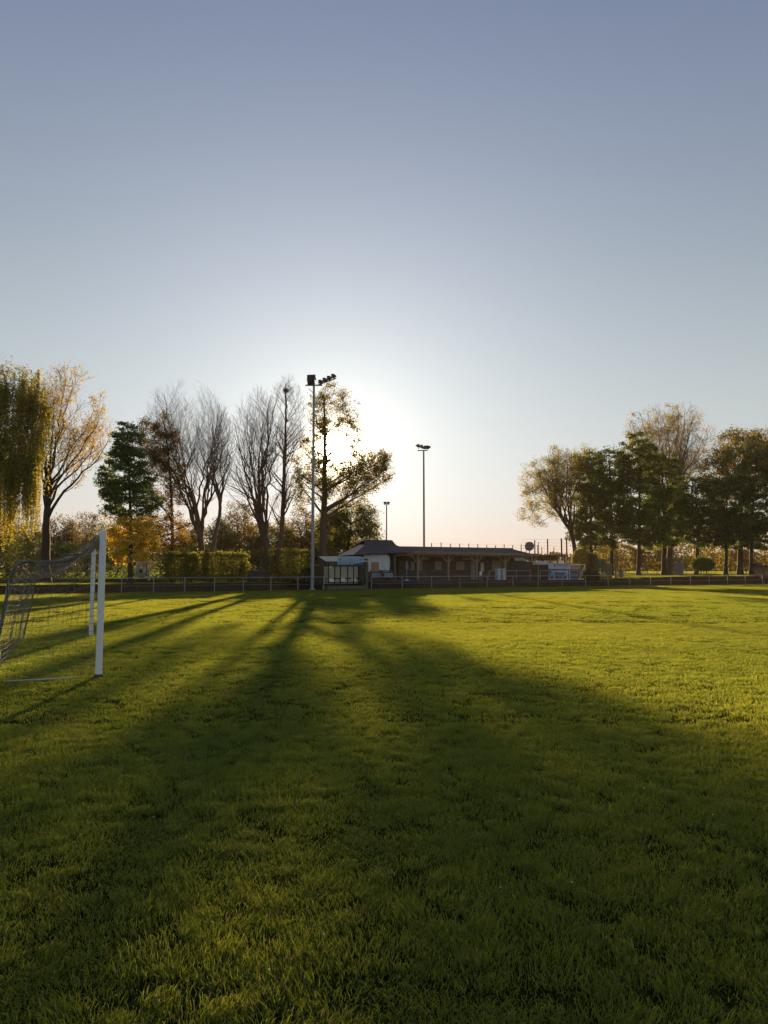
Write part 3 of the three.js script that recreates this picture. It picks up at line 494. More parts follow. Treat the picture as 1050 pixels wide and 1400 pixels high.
// ------------------------------------------------------------------ floodlight masts
function mast(px, pyTop, D, label, head, r = [0.16, 0.1]) {
  const p = onGround(px, D), root = thing('floodlight_mast', label, 'floodlight', p), top = at(px, pyTop, D).y - p.y;
  part('pole', rod(V(0, -0.1, 0), V(0, top, 0), ...r, 12), M.galv, root);
  part('base_flange', rod(V(0, 0, 0), V(0, 0.12, 0), r[0] * 1.7, r[0] * 1.7, 12), M.galv, root);
  head(root, top); return root;
}
function lampHead(root, x, y, z, w, h, tilt, yaw) { // reflector box with visor, glass and bracket
  const g = new THREE.Group(); g.name = 'floodlight_head'; g.position.set(x, y, z); g.rotation.set(tilt, yaw, 0, 'YXZ'); root.add(g);
  part('lamp_body', [box(w, h, 0.2, 0, 0, 0, 0.03), box(w * 0.6, h * 0.5, 0.16, 0, 0, -0.17, 0.02)], M.darkMetal, g);
  part('lamp_glass', box(w * 0.88, h * 0.84, 0.012, 0, 0, 0.108), M.glass, g);
  part('bracket', [bar(V(-w * 0.54, 0, 0), V(-w * 0.54, -h * 0.72, 0), 0.035), bar(V(w * 0.54, 0, 0), V(w * 0.54, -h * 0.72, 0), 0.035), bar(V(-w * 0.56, -h * 0.72, 0), V(w * 0.56, -h * 0.72, 0), 0.035)], M.galv, g);
}
mast(427, 526, 61.8, 'tall grey floodlight mast with two lamp clusters in front of the sunlit tree', (g, t) => {
  part('cross_arm', [bar(V(-0.75, t - 0.05, 0), V(0.75, t - 0.05, 0), 0.1), bar(V(0.3, t - 0.05, 0), V(2.0, t + 0.55, 0.1), 0.07), bar(V(-0.45, t - 0.35, 0), V(0, t - 0.8, 0), 0.05)], M.darkMetal, g);
  lampHead(g, -0.22, t + 0.6, 0.1, 0.74, 0.55, 0.25, -0.15); lampHead(g, -0.22, t + 0.17, 0.22, 0.6, 0.4, 0.5, -0.15);
  for (let k = 0; k < 4; k++) lampHead(g, 0.62 + k * 0.38, t + 0.22 + k * 0.17, 0.05 + 0.02 * k, 0.5, 0.36, 0.75, 1.25);
});
mast(580, 616, 94, 'slim floodlight mast rising behind the clubhouse roof', (g, t) => {
  part('cross_arm', [bar(V(-0.9, t + 0.02, 0), V(0.55, t + 0.02, 0), 0.12), bar(V(-0.7, t + 0.02, 0), V(-0.7, t + 0.3, 0), 0.08)], M.darkMetal, g);
  for (const [x, y, yaw, tilt] of [[-0.75, 0.62, -1.3, 1.05], [-0.3, 0.52, -1.3, 1.05], [0.28, 0.42, 0.9, 1.1], [0.6, 0.42, 0.9, 1.1]]) lampHead(g, x, t + y, 0, 0.62, 0.5, tilt, yaw);
}, [0.15, 0.11]);
mast(528.5, 690, 118, 'small distant floodlight mast beside the leafy tree', (g, t) => { part('cross_arm', [bar(V(-0.45, t, 0), V(0.45, t, 0), 0.1)], M.darkMetal, g); lampHead(g, -0.25, t + 0.3, 0, 0.5, 0.35, 0.9, -0.6); lampHead(g, 0.3, t + 0.3, 0, 0.5, 0.35, 0.9, 0.6); }, [0.13, 0.1]);

// ------------------------------------------------------------------ clubhouse with porch
const canvasTex = (w, h, draw) => { const c = document.createElement('canvas'); c.width = w; c.height = h; draw(c.getContext('2d'), w, h); const t = new THREE.CanvasTexture(c); t.colorSpace = THREE.SRGBColorSpace; return t; };
function board(w, h, d, tex) { const m = new THREE.MeshStandardMaterial({ map: tex, roughness: 0.6 }), s = mat(0.45, 0.45, 0.45, 0.6); return [new THREE.BoxGeometry(w, h, d), [s, s, s, s, m, s]]; }
{
  const WP = 6.0, WW = 8.6, FL = 0.66, s0 = sAt(537, WP), origin = SW(s0, WP, 0), house = thing('clubhouse', 'low clubhouse with felt roof and timber-posted porch beyond the far rail', 'clubhouse', origin, TURN);
  const S = (px, w = WP) => sAt(px, w) - s0, P = (s, y, w) => V(s, y, -(w - WP));             // house axes
  const eaveY = 3.5, ridgeY = 4.22, sL = S(483, 5.3), sM = S(537), sR = S(733);
  const wallM = M.brick, sE = S(737);
  // walls
  part('wall', [box(sE - sM, 3.1, 0.25, (sM + sE) / 2, FL + 1.45, -(WW - WP) - 0.125), box(0.25, 3.1, 6, sE - 0.13, FL + 1.45, -(WW - WP) - 3.3), box(sE - sM, 2.9, 0.25, (sM + sE) / 2, FL + 1.4, -(WW - WP) - 6.4)], wallM, house);
  part('wall', [box(sM - sL - 0.9, 2.7, 0.25, (sM + sL) / 2 + 0.1, FL + 1.2, -1.0), box(0.25, 2.7, 7, sL + 0.7, FL + 1.2, -4.6), box(0.25, 2.85, 2.4, sM + 0.3, FL + 1.3, -1.3)], M.timber, house);
  // roofs
  const wF = 5.3, wR = 9.1, wB = 14;
  const sR0 = S(538, wR), sR1 = S(700, wR), sF0 = S(560, wF), sF1 = S(736, wF);
  part('roof', [slab([P(sF0 - 1.2, eaveY, wF), P(sF1 - 2.6, eaveY, wF), P(sR1, ridgeY, wR), P(sR0 - 1, ridgeY, wR)], 0.1)], M.felt, house);
  part('roof', [slab([P(sR0 - 1, ridgeY + 0.002, wR), P(sR1, ridgeY + 0.002, wR), P(sF1 - 2.6, eaveY, wB), P(sR0 - 1, eaveY, wB)], 0.1)], M.felt, house);
  part('roof', [slab([P(sF1 - 2.6, eaveY - 0.004, wF), P(sF1, eaveY - 0.1, wF), P(sF1 + 0.4, eaveY - 0.1, wB), P(sR1, ridgeY, wR)], 0.1)], M.felt, house);
  part('fascia', [bar(P(sF0 - 0.4, eaveY - 0.06, wF - 0.04), P(sF1, eaveY - 0.14, wF - 0.04), 0.06, 0.2), bar(P(sF0 - 0.4, eaveY + 0.06, wF - 0.08), P(sF1, eaveY - 0.02, wF - 0.08), 0.1, 0.06)], M.paleTimber, house);
  // higher left roof end
  const hy = yAt(738, s0 + S(515, 9.5), 9.5), ly = 3.22, a0 = S(498, 9.5), a1 = S(536, 9.5);
  part('roof', [slab([P(S(484, 5), ly, 5), P(S(566, 5), eaveY + 0.08, 5), P(a1 + 0.2, hy - 0.55, 8.9), P(a0 - 0.2, hy - 0.55, 8.9)], 0.09), slab([P(a0 - 0.2, hy - 0.553, 8.9), P(a1 + 0.2, hy - 0.553, 8.9), P(a1, hy, 9.5), P(a0, hy, 9.5)], 0.09), slab([P(a0, hy, 9.5), P(a1, hy, 9.5), P(a1, hy - 0.7, 13), P(a0, hy - 0.7, 13)], 0.09)], M.felt, house);
  part('awning', [slab([P(S(462, 9), 3.16, 9), P(S(484, 5), ly - 0.02, 5), P(a0 - 0.25, hy - 0.57, 8.9), P(a0 - 0.3, hy - 0.5, 10)], 0.03)], new THREE.MeshPhysicalMaterial({ color: new THREE.Color().setRGB(0.5, 0.34, 0.2), transmission: 0.55, thickness: 0, roughness: 1, side: THREE.DoubleSide }), house);
  // porch posts with braces and beam
  part('beam', bar(P(sM + 0.3, 3.25, WP), P(sF1 - 0.3, 3.2, WP), 0.16, 0.2), M.paleTimber, house);
  for (const px of [571, 612.5, 651, 690, 726]) {
    const s = S(px), p = part('porch_post', bar(P(s, FL, WP), P(s, 3.16, WP), 0.2), M.paleTimber, house);
    for (const k of [-1, 1]) part('brace', bar(P(s, 2.4, WP), P(s + k * 0.72, 3.12, WP), 0.12, 0.12), M.paleTimber, p);
  }
  // doors, shutters, panels on the back wall
  const face = WW - 0.02, onWall = (name, px0, px1, y0, y1, m, d = 0.05) => { const a = S(px0, WW), b = S(px1, WW); return part(name, box(b - a, y1 - y0, d, (a + b) / 2, (y0 + y1) / 2, -(face - WP) + d / 2, 0.01), m, house); };
  const paleDoor = mat(0.26, 0.27, 0.26, 0.6), shutter = mat(0.27, 0.255, 0.22, 0.7);
  const door = onWall('door', 643, 651, FL, FL + 2.05, paleDoor, 0.07); part('handle', box(0.12, 0.03, 0.05, S(644.6, WW), FL + 1.02, -(face - WP) + 0.1), M.darkMetal, door);
  const door2 = onWall('door', 544, 552, FL, FL + 2.05, M.timber, 0.07); part('handle', box(0.12, 0.03, 0.05, S(551, WW), FL + 1.02, -(face - WP) + 0.1), M.galv, door2);
  for (const [a, b, y0, y1] of [[671.5, 684.5, 1.75, 2.75], [561, 566, 1.7, 2.55], [569, 577, 1.7, 2.6], [594, 603, 1.75, 2.6], [623, 634, 1.75, 2.6]]) {
    const w = onWall('window', a, b, y0, y1, shutter, 0.06), x0 = S(a, WW), x1 = S(b, WW), z = -(face - WP) + 0.06;
    for (let k = 0; k < 7; k++) part('shutter_slat', box(x1 - x0 - 0.08, (y1 - y0) / 7 - 0.025, 0.025, (x0 + x1) / 2, y0 + (k + 0.5) * (y1 - y0) / 7, z + 0.012), shutter, w);
    part('frame', [box(x1 - x0 + 0.1, 0.06, 0.08, (x0 + x1) / 2, y1 + 0.03, z), box(x1 - x0 + 0.16, 0.05, 0.12, (x0 + x1) / 2, y0 - 0.025, z + 0.02)], M.paleTimber, w);
  }
  onWall('notice_board', 656.5, 660.5, 1.55, 2.55, mat(0.6, 0.6, 0.56, 0.5), 0.05); onWall('notice_board', 544, 549.5, 2.35, 2.65, mat(0.34, 0.33, 0.3, 0.6), 0.03);
  onWall('wall_panel', 703, 724, 0.8, 2.65, mat(0.035, 0.045, 0.05, 0.7), 0.06);
  onWall('wall_lamp', 664, 665.2, 2.5, 2.75, M.galv, 0.14);
  // right-hand flat annexe
  const wA = 9.5, f0 = S(716, wA), f1 = S(772, wA);
  part('annexe', [box(f1 - f0, 0.16, 6, (f0 + f1) / 2, 3.42, -(wA - WP) - 2.6), box(f1 - f0 - 0.4, 1.5, 0.2, (f0 + f1) / 2, FL + 0.7, -(wA - WP) - 1.4), box(f1 - f0 - 0.4, 0.5, 0.2, (f0 + f1) / 2, 3.1, -(wA - WP) - 1.4)], M.timber, house);
  for (const px of [742, 752, 762, 771]) part('annexe_post', bar(P(S(px, wA), FL, wA), P(S(px, wA), 3.34, wA), 0.12), M.timber, house);
  for (const [a, b] of [[743, 750.5], [753, 760.5], [763, 770]]) { const w = part('window', [bar(P(S(a, wA + 1.3), 2.1, wA + 1.3), P(S(b, wA + 1.3), 2.1, wA + 1.3), 0.07), bar(P(S(a, wA + 1.3), 2.82, wA + 1.3), P(S(b, wA + 1.3), 2.82, wA + 1.3), 0.07)], M.whitePaint, house); part('pane', box(S(b, wA + 1.3) - S(a, wA + 1.3), 0.66, 0.02, (S(a, wA + 1.3) + S(b, wA + 1.3)) / 2, 2.46, -(wA + 1.3 - WP)), M.glass, w); }
  // aerial on the roof
  const dish = thing('satellite_dish', 'round grey satellite dish standing on the clubhouse roof end', 'satellite dish', SW(sAt(724, 9), 9, 3.42), TURN), dg = new THREE.LatheGeometry([0, 0.15, 0.3, 0.45, 0.55].map((x) => new THREE.Vector2(x, x * x * 0.45)), 24).rotateX(Math.PI / 2 - 0.2).rotateY(-0.85).translate(0, 1.0, 0);
  part('dish', dg, mat(0.16, 0.15, 0.14, 0.6, { side: THREE.DoubleSide }), dish); part('mount', [rod(V(0, 0, 0), V(0, 1.0, 0), 0.035), rod(V(0, 0.7, 0), V(-0.45, 0.75, 0.3), 0.018), box(0.4, 0.05, 0.4, 0, 0.02, 0)], M.darkMetal, dish); part('feed_horn', box(0.1, 0.09, 0.14, -0.47, 0.77, 0.32, 0.02), M.darkMetal, dish);

  // boards hung on the porch
  const sign = (name, label, cat, px0, px1, y, h, w, tex, tz = 0) => { const a = sAt(px0, w), b = sAt(px1, w), [g, m] = board(b - a, h, 0.05, tex); const o = shadowed(new THREE.Mesh(g, m)); o.name = numbered(name); const p = SW((a + b) / 2, w, y); o.position.copy(p); o.rotation.y = TURN; o.userData = { label, category: cat }; scene.add(o); return o; };
  sign('wall_sign', 'long white sign board hung under the porch roof at the right', 'sign', 703, 720, 2.92, 0.34, 6.2, canvasTex(512, 96, (c, w, h) => { c.fillStyle = '#c4c2bb'; c.fillRect(0, 0, w, h); c.fillStyle = '#8d8a82'; c.fillRect(18, 14, 34, 66); c.fillStyle = '#55524d'; c.font = '700 34px sans-serif'; c.fillText('Vereinsheim', 300, 46); c.fillStyle = '#9b988f'; c.fillRect(90, 50, 180, 9); c.fillRect(90, 28, 160, 9); }));
  for (const [a, b, l] of [[574, 586, 'left'], [633, 645, 'middle']]) sign('wall_sign', `narrow grey sign board under the porch roof, ${l} one`, 'sign', a, b, 2.92, 0.2, 6.9, canvasTex(256, 64, (c, w, h) => { c.fillStyle = '#8f8b84'; c.fillRect(0, 0, w, h); c.fillStyle = '#4d4a45'; for (let k = 0; k < 6; k++) c.fillRect(20 + k * 37, 20, 26, 22); }));
}
{ // white tarpaulin hung at the porch's left end, with folds
  const w = 5.6, a = sAt(497, w), b = sAt(532.5, w), p = SW((a + b) / 2, w, 0), W = b - a, g = new THREE.PlaneGeometry(W, 1, 60, 26), q = g.attributes.position, R = rng(4);
  const yT = yAt(758, (a + b) / 2, w), yB = yAt(781, (a + b) / 2, w);
  for (let k = 0; k < q.count; k++) { const x = q.getX(k), t = q.getY(k) + 0.5, u = x / W + 0.5; const pull = Math.max(0, u - 0.55) * 2; q.setXYZ(k, x + 0.05 * Math.sin(t * 4) * u, yB + (yT - yB) * t - 0.05 * Math.sin(u * 9) * (1 - t) - (u > 0.93 && t > 0.8 ? (u - 0.93) * 3 : 0), 0.05 * Math.sin(u * 22 + t * 5 * pull + Math.sin(t * 3) * 2) * (0.35 + pull) + 0.03 * fbm(u * 6, t * 3)); }
  g.computeVertexNormals();
  const o = part('tarpaulin', g, new THREE.MeshPhysicalMaterial({ color: new THREE.Color().setRGB(0.72, 0.76, 0.80), roughness: 0.7, transmission: 0.2, thickness: 0, side: THREE.DoubleSide }), scene); o.position.copy(p); o.rotation.y = TURN; o.userData = { label: 'white wrinkled tarpaulin hung under the left roof end of the clubhouse', category: 'tarpaulin' };
}
function benchTable(px0, px1, label) { // folding beer table draped with a blue-white cover
  const w = 3.3, a = sAt(px0, w), b = sAt(px1, w), c = (a + b) / 2, y = bankH(c) + 0.04, o = thing('folding_table', label, 'table', SW(c, w, y), TURN), L = b - a;
  part('table_cover', [box(L, 0.03, 0.55, 0, 0.755, 0, 0.01), box(L, 0.42, 0.02, 0, 0.55, 0.272, 0.008)], mat(0.30, 0.37, 0.50, 0.6, { map: grainMap }), o);
  for (const x of [-1, 1]) for (const z of [-1, 1]) part('leg', bar(V(x * (L / 2 - 0.12), 0, z * 0.2), V(x * (L / 2 - 0.12), 0.735, z * 0.2), 0.035), M.darkMetal, o);
}
benchTable(507, 518.5, 'folding table with pale blue cover, left of two beside the dugout');
benchTable(523.5, 535.5, 'folding table with pale blue cover, right of two under the tarpaulin');
{ // wooden bench rails across the porch front
  const w = 4.6, a = sAt(506, w), b = sAt(536, w), o = thing('timber_rail', 'dark timber rail under the tarpaulin behind the folding tables', 'railing', SW(a, w, bankH(0)), TURN), L = b - a;
  for (const y of [0.82, 1.02]) part('rail', box(L, 0.1, 0.05, L / 2, y, 0, 0.01), M.timber, o);
  for (const x of [0.1, L / 2, L - 0.1]) part('post', box(0.1, 1.1, 0.1, x, 0.55, -0.08, 0.01), M.timber, o);
}
// ------------------------------------------------------------------ left dugout
{
  const w0 = 0.35, w1 = 1.75, a = sAt(449, w0), b = sAt(503, w0), o = thing('dugout', 'glazed timber dugout with white seats and sponsor sign beside the sunlit trunk', 'dugout', SW(a, w0, 0), TURN), L = b - a, Hf = 2.45, Hb = 2.1;
  const tm = mat(0.10, 0.06, 0.04, 0.75, { map: woodMap }), gm = mat(0.20, 0.19, 0.15, 0.85, { map: woodMap });
  part('plinth', [box(L, 0.34, 1.5, L / 2, 0.15, -0.75, 0.02)], gm, o);
  for (const x of [0.06, L * 0.31, L * 0.64, L - 0.28]) { part('front_post', box(0.09, Hf - 0.3, 0.09, x, 0.32 + (Hf - 0.3) / 2, -0.06), tm, o); part('rear_post', box(0.09, Hb - 0.3, 0.09, x, 0.32 + (Hb - 0.3) / 2, -1.42), tm, o); }
  part('end_board', box(0.24, Hf + 0.15, 1.4, L - 0.06, 0.32 + (Hf - 0.2) / 2, -0.72, 0.02), gm, o);
  part('roof', slab([V(-0.25, Hf + 0.06, 0.1), V(L + 0.1, Hf + 0.06, 0.1), V(L + 0.1, Hf + 0.5, -1.7), V(-0.25, Hf + 0.5, -1.7)].map((p) => p), 0.04), new THREE.MeshPhysicalMaterial({ color: new THREE.Color().setRGB(0.92, 0.86, 0.76), transmission: 0.65, thickness: 0, roughness: 1, side: THREE.DoubleSide }), o);
  part('front_beam', [box(L, 0.12, 0.08, L / 2, Hf, 0.0), box(L, 0.09, 0.06, L / 2, Hf - 0.34, 0.0)], tm, o);
  part('back_rail', box(L - 0.2, 0.1, 0.05, L / 2, 0.95, -1.36), tm, o);
  const xs = [0.1, L * 0.31, L * 0.64, L - 0.3];
  for (let k = 0; k < 3; k++) part('pane', box(xs[k + 1] - xs[k] - 0.09, 1.55, 0.012, (xs[k] + xs[k + 1]) / 2, 1.25, -1.42), new THREE.MeshPhysicalMaterial({ color: new THREE.Color().setRGB(0.8, 0.82, 0.7), transmission: 0.75, thickness: 0, roughness: 0.9 }), o);
  part('pane', box(0.012, 1.4, 1.2, 0.06, 1.3, -0.74), M.glass, o);
  part('bench', [box(L - 0.4, 0.05, 0.4, L / 2, 0.62, -1.05)], tm, o);
  for (const x of [L * 0.2, L * 0.5, L * 0.79]) part('seat', [box(0.5, 0.06, 0.42, x, 0.70, -1.0, 0.025), box(0.5, 0.3, 0.06, x, 0.84, -1.24, 0.025)], M.whitePaint, o);
  const sw = sAt(496.5, w0) - sAt(461.5, w0), [g, m] = board(sw, 0.66, 0.05, canvasTex(1024, 288, (c, W, H) => {
    c.fillStyle = '#8fb0cc'; c.fillRect(0, 0, W, H); c.fillStyle = '#7fa3c4'; c.fillRect(0, H * 0.72, W, H * 0.28); c.fillStyle = '#1f5596'; c.beginPath(); c.moveTo(600, H); c.lineTo(720, 235); c.lineTo(W, 205); c.lineTo(W, H); c.fill();
    c.fillStyle = '#173f66'; c.textAlign = 'center'; c.font = '700 54px sans-serif'; c.fillText('Auto', 520, 92); c.font = '700 84px sans-serif'; c.fillText('Haus Bergmann', 512, 178);
    for (const x of [95, 925]) { c.lineWidth = 14; c.strokeStyle = '#173f66'; c.beginPath(); c.moveTo(x - 40, 85); c.lineTo(x - 40, 170); c.quadraticCurveTo(x, 215, x + 40, 170); c.lineTo(x + 40, 85); c.closePath(); c.stroke(); c.fillRect(x - 40, 80, 80, 26); } c.fillStyle = '#2c6a8a'; c.fillRect(440, 205, 76, 58);
  }));
  const sg = shadowed(new THREE.Mesh(g, m)); sg.name = 'sponsor_sign'; sg.position.copy(SW(sAt(479, w0), w0 - 0.05, yAt(767, sAt(479, w0), w0))); sg.rotation.y = TURN; sg.userData = { label: 'blue sponsor sign with dark lettering on the front of the glazed dugout', category: 'sign' }; scene.add(sg);
}
{ // tan board beside the dugout
  const w = 1.6, a = sAt(507.5, w), b = sAt(518, w), o = thing('plywood_board', 'tan plywood board standing right of the glazed dugout', 'board', SW((a + b) / 2, w, 0), TURN), L = b - a, y0 = yAt(781.5, a, w), y1 = yAt(768.5, a, w);
  part('panel', box(L, y1 - y0, 0.04, 0, (y0 + y1) / 2, 0, 0.01), mat(0.58, 0.36, 0.22, 0.7, { map: woodMap }), o); for (const x of [-1, 1]) part('leg', box(0.06, y1, 0.05, x * (L / 2 - 0.06), y1 / 2, -0.05), M.timber, o);
}
// ------------------------------------------------------------------ things on and beside the terrace
const TY = bankH(10) + 0.04;
for (const [px, label] of [[680, 'white upright drinks cooler on the terrace, left of two'], [686.5, 'white upright drinks cooler on the terrace, right of two']]) {
  const w = 4.2, o = thing('drinks_cooler', label, 'cooler', SW(sAt(px, w), w, TY), TURN);
  part('cabinet', box(0.44, 1.12, 0.5, 0, 0.56, 0, 0.03), mat(0.42, 0.50, 0.60, 0.45), o); part('door', box(0.40, 0.92, 0.03, 0, 0.6, 0.262, 0.012), mat(0.45, 0.52, 0.6, 0.4), o); part('lid', box(0.46, 0.05, 0.52, 0, 1.15, 0, 0.02), M.whitePaint, o);
}
{ // bottle on the cooler, barrel, umbrella stand, chairs
  const w = 4.2; const um = thing('parasol_stand', 'closed parasol stand with pale foot beside the left porch post', 'parasol stand', SW(sAt(556, 4.6), 4.6, TY), TURN); part('pole', rod(V(0, 0, 0), V(0, 1.5, 0), 0.03), M.galv, um); part('foot', new THREE.CylinderGeometry(0.12, 0.3, 0.14, 18).translate(0, 0.07, 0), mat(0.5, 0.5, 0.48), um); part('folded_canopy', new THREE.CylinderGeometry(0.05, 0.2, 0.75, 10).translate(0, 1.55, 0), mat(0.22, 0.21, 0.2, 0.9), um);
  const chair = thing('garden_chair', 'white garden chair on the terrace left of the drinks coolers', 'chair', SW(sAt(659, 4), 4, TY), TURN + 0.4);
  part('seat', box(0.45, 0.04, 0.42, 0, 0.44, 0, 0.015), M.whitePaint, chair); part('backrest', box(0.45, 0.42, 0.035, 0, 0.7, -0.2, 0.015), M.whitePaint, chair); for (const x of [-1, 1]) for (const z of [-1, 1]) part('leg', rod(V(x * 0.2, 0, z * 0.18), V(x * 0.19, 0.43, z * 0.17), 0.018), M.whitePaint, chair);
  const pot = thing('planter_barrel', 'reddish planter barrel on the terrace below the notice board', 'planter', SW(sAt(663, 3.6), 3.6, TY)); part('barrel', new THREE.LatheGeometry([[0, 0], [0.26, 0], [0.33, 0.25], [0.3, 0.62], [0.26, 0.62], [0.26, 0.5], [0, 0.5]].map((p) => new THREE.Vector2(...p)), 20), mat(0.16, 0.06, 0.045), pot); part('hoop', [new THREE.TorusGeometry(0.32, 0.014, 6, 24).rotateX(Math.PI / 2).translate(0, 0.2, 0), new THREE.TorusGeometry(0.315, 0.014, 6, 24).rotateX(Math.PI / 2).translate(0, 0.48, 0)], M.darkMetal, pot);
}
{ // second short rail on the terrace
  for (const [p0, p1, n, label] of [[668, 723.5, 3, 'short pipe rail on the terrace behind the drinks coolers'], [738, 789, 2, 'short pipe rail in front of the advertising banners']]) {
    const w = 3.0, a = sAt(p0, w), b = sAt(p1, w), o = thing('terrace_rail', label, 'railing', SW(a, w, TY), TURN), L = b - a; part('top_rail', rod(V(0, 0.98, 0), V(L, 0.98, 0), 0.03), M.galv, o); for (let k = 0; k <= n; k++) part('post', rod(V(L * k / n, 0, 0), V(L * k / n, 0.96, 0), 0.03), M.galv, o);
  }
}
{ // small shed with mono-pitch roof
  const w = 5.2, a = sAt(730, w), b = sAt(748, w), o = thing('garden_shed', 'small dark shed with pale metal roof right of the porch', 'shed', SW((a + b) / 2, w, TY), TURN), L = b - a, n = 9;
  for (let k = 0; k < n; k++) part('plank', box(L / n - 0.012, 1.62, 0.03, -L / 2 + L / n * (k + 0.5), 0.81, 0.6, 0.004), mat(0.10 + 0.012 * (k % 3), 0.06, 0.05, 0.85, { map: woodMap }), o);
  part('shell', [box(L - 0.05, 1.6, 1.1, 0, 0.8, 0)], M.timber, o); const dr = part('door', box(0.55, 1.5, 0.03, -L / 2 + 0.35, 0.77, 0.632, 0.006), mat(0.03, 0.03, 0.03, 0.8), o); part('handle', box(0.03, 0.12, 0.03, -L / 2 + 0.57, 0.8, 0.66), M.galv, dr);
  part('roof', slab([V(-L / 2 - 0.15, 1.66, 0.85), V(L / 2 + 0.1, 1.66, 0.85), V(L / 2 + 0.1, 2.0, -0.7), V(-L / 2 - 0.15, 2.0, -0.7)], 0.04), mat(0.40, 0.42, 0.46, 0.5), o);
  part('corner_post', box(0.08, 1.64, 0.08, -L / 2 + 0.02, 0.82, 0.62), M.paleTimber, o);
}
function banner(px0, px1, py0, py1, w, label, tex) {
  const a = sAt(px0, w), b = sAt(px1, w), c = (a + b) / 2, y0 = yAt(py1, c, w), y1 = yAt(py0, c, w), gy = groundY(SW(c, w).x, SW(c, w).z), o = thing('advertising_banner', label, 'banner', SW(c, w, gy), TURN), [g, m] = board(b - a, y1 - y0, 0.03, tex), f = shadowed(new THREE.Mesh(g, m)); f.name = 'panel'; f.position.y = (y0 + y1) / 2 - gy; o.add(f);
  for (const x of [-1, 1]) part('post', box(0.06, y1 - gy + 0.1, 0.06, x * ((b - a) / 2 - 0.05), (y1 - gy) / 2, -0.06), M.galv, o);
}
banner(749, 777.5, 769.8, 777.8, 4.4, 'white advertising banner with dark blue lettering above the teal one', canvasTex(1024, 288, (c, W, H) => { c.fillStyle = '#aebccb'; c.fillRect(0, 0, W, H); c.fillStyle = '#1d2f66'; c.font = '700 110px sans-serif'; c.fillText('Fahrschule', 400, 118); c.fillRect(400, 150, 560, 18); c.lineWidth = 22; c.strokeStyle = '#1d2f66'; c.beginPath(); c.moveTo(250, 190); c.lineTo(320, 70); c.lineTo(300, 200); c.moveTo(330, 80); c.lineTo(360, 190); c.stroke(); c.beginPath(); c.arc(345, 60, 24, 0, 7); c.fill(); }));
banner(749, 789.5, 778.3, 795.5, 4.3, 'teal blue advertising banner with pale lettering behind the small goals', canvasTex(1024, 420, (c, W, H) => { c.fillStyle = '#1c4a68'; c.fillRect(0, 0, W, H); c.fillStyle = '#3b7096'; c.fillRect(0, 120, W, 120); c.fillStyle = '#4d83a2'; c.fillRect(0, 300, W, 80); c.fillStyle = '#a9c6d6'; c.font = '700 92px sans-serif'; c.fillText('Sparkasse', 300, 118); c.fillStyle = '#8db4c8'; c.font = '700 60px sans-serif'; c.fillText('Elektro', 60, 360); c.fillText('Garten', 400, 360); c.fillText('Bau', 760, 360); c.beginPath(); c.arc(130, 70, 46, 0, 7); c.fill(); }));
banner(778.5, 793, 770.2, 778.2, 4.5, 'tan advertising banner at the right end of the banners', canvasTex(512, 288, (c, W, H) => { c.fillStyle = '#a98a70'; c.fillRect(0, 0, W, H); c.fillStyle = '#93542f'; c.font = '700 80px sans-serif'; c.fillText('Café', 170, 170); }));
function smallGoal(px0, px1, py0, w, label, D2 = 0.9) {
  const a = sAt(px0, w), b = sAt(px1, w), c = (a + b) / 2, p = SW(c, w); p.y = groundY(p.x, p.z) + (inTerrace(c, w) ? 0.04 : 0); const h = yAt(py0, c, w) - p.y, L = b - a, o = thing('small_goal', label, 'goal', p, TURN, 'small goals parked by the banners');
  for (const x of [-1, 1]) { part('post', rod(V(x * L / 2, 0, 0), V(x * L / 2, h, 0), 0.04), M.whitePaint, o); part('side_bar', [rod(V(x * L / 2, h, 0), V(x * L / 2, 0.04, -D2), 0.025), rod(V(x * L / 2, 0.04, 0), V(x * L / 2, 0.04, -D2), 0.025)], M.whitePaint, o); }
  part('crossbar', rod(V(-L / 2 - 0.04, h, 0), V(L / 2 + 0.04, h, 0), 0.04), M.whitePaint, o); part('rear_bar', rod(V(-L / 2, 0.04, -D2), V(L / 2, 0.04, -D2), 0.025), M.whitePaint, o);
}
smallGoal(756.5, 774.5, 781, 2.6, 'low white pipe goal frame in front of the teal banner');
smallGoal(778, 799, 772, 3.6, 'tall white pipe goal frame at the right end of the banners');
smallGoal(164 + 17, 206, 768, 14, 'white pipe goal with a notice board inside on the court behind the left hedge', 0.7);
{ const w = 14.4, a = sAt(187, w), b = sAt(203, w), c = (a + b) / 2, p = SW(c, w), y0 = yAt(787, c, w), y1 = yAt(770, c, w), o = thing('notice_board', 'pale notice board with dark posters standing behind the court goal', 'notice board', V(p.x, groundY(p.x, p.z), p.z), TURN), gy = o.position.y, [g, m] = board(b - a, y1 - y0 + 0.2, 0.05, canvasTex(256, 256, (x) => { x.fillStyle = '#8a9a94'; x.fillRect(0, 0, 256, 256); x.fillStyle = '#27343f'; x.fillRect(70, 130, 70, 60); x.fillStyle = '#c5d0cc'; x.fillRect(80, 60, 60, 50); x.fillRect(160, 90, 60, 90); })), f = shadowed(new THREE.Mesh(g, m)); f.name = 'panel'; f.position.y = (y0 + y1) / 2 - gy; o.add(f); for (const x of [-1, 1]) part('leg', rod(V(x * 0.55, 0, -0.05), V(x * 0.55, y0 - gy + 0.3, -0.05), 0.03), M.galv, o); }
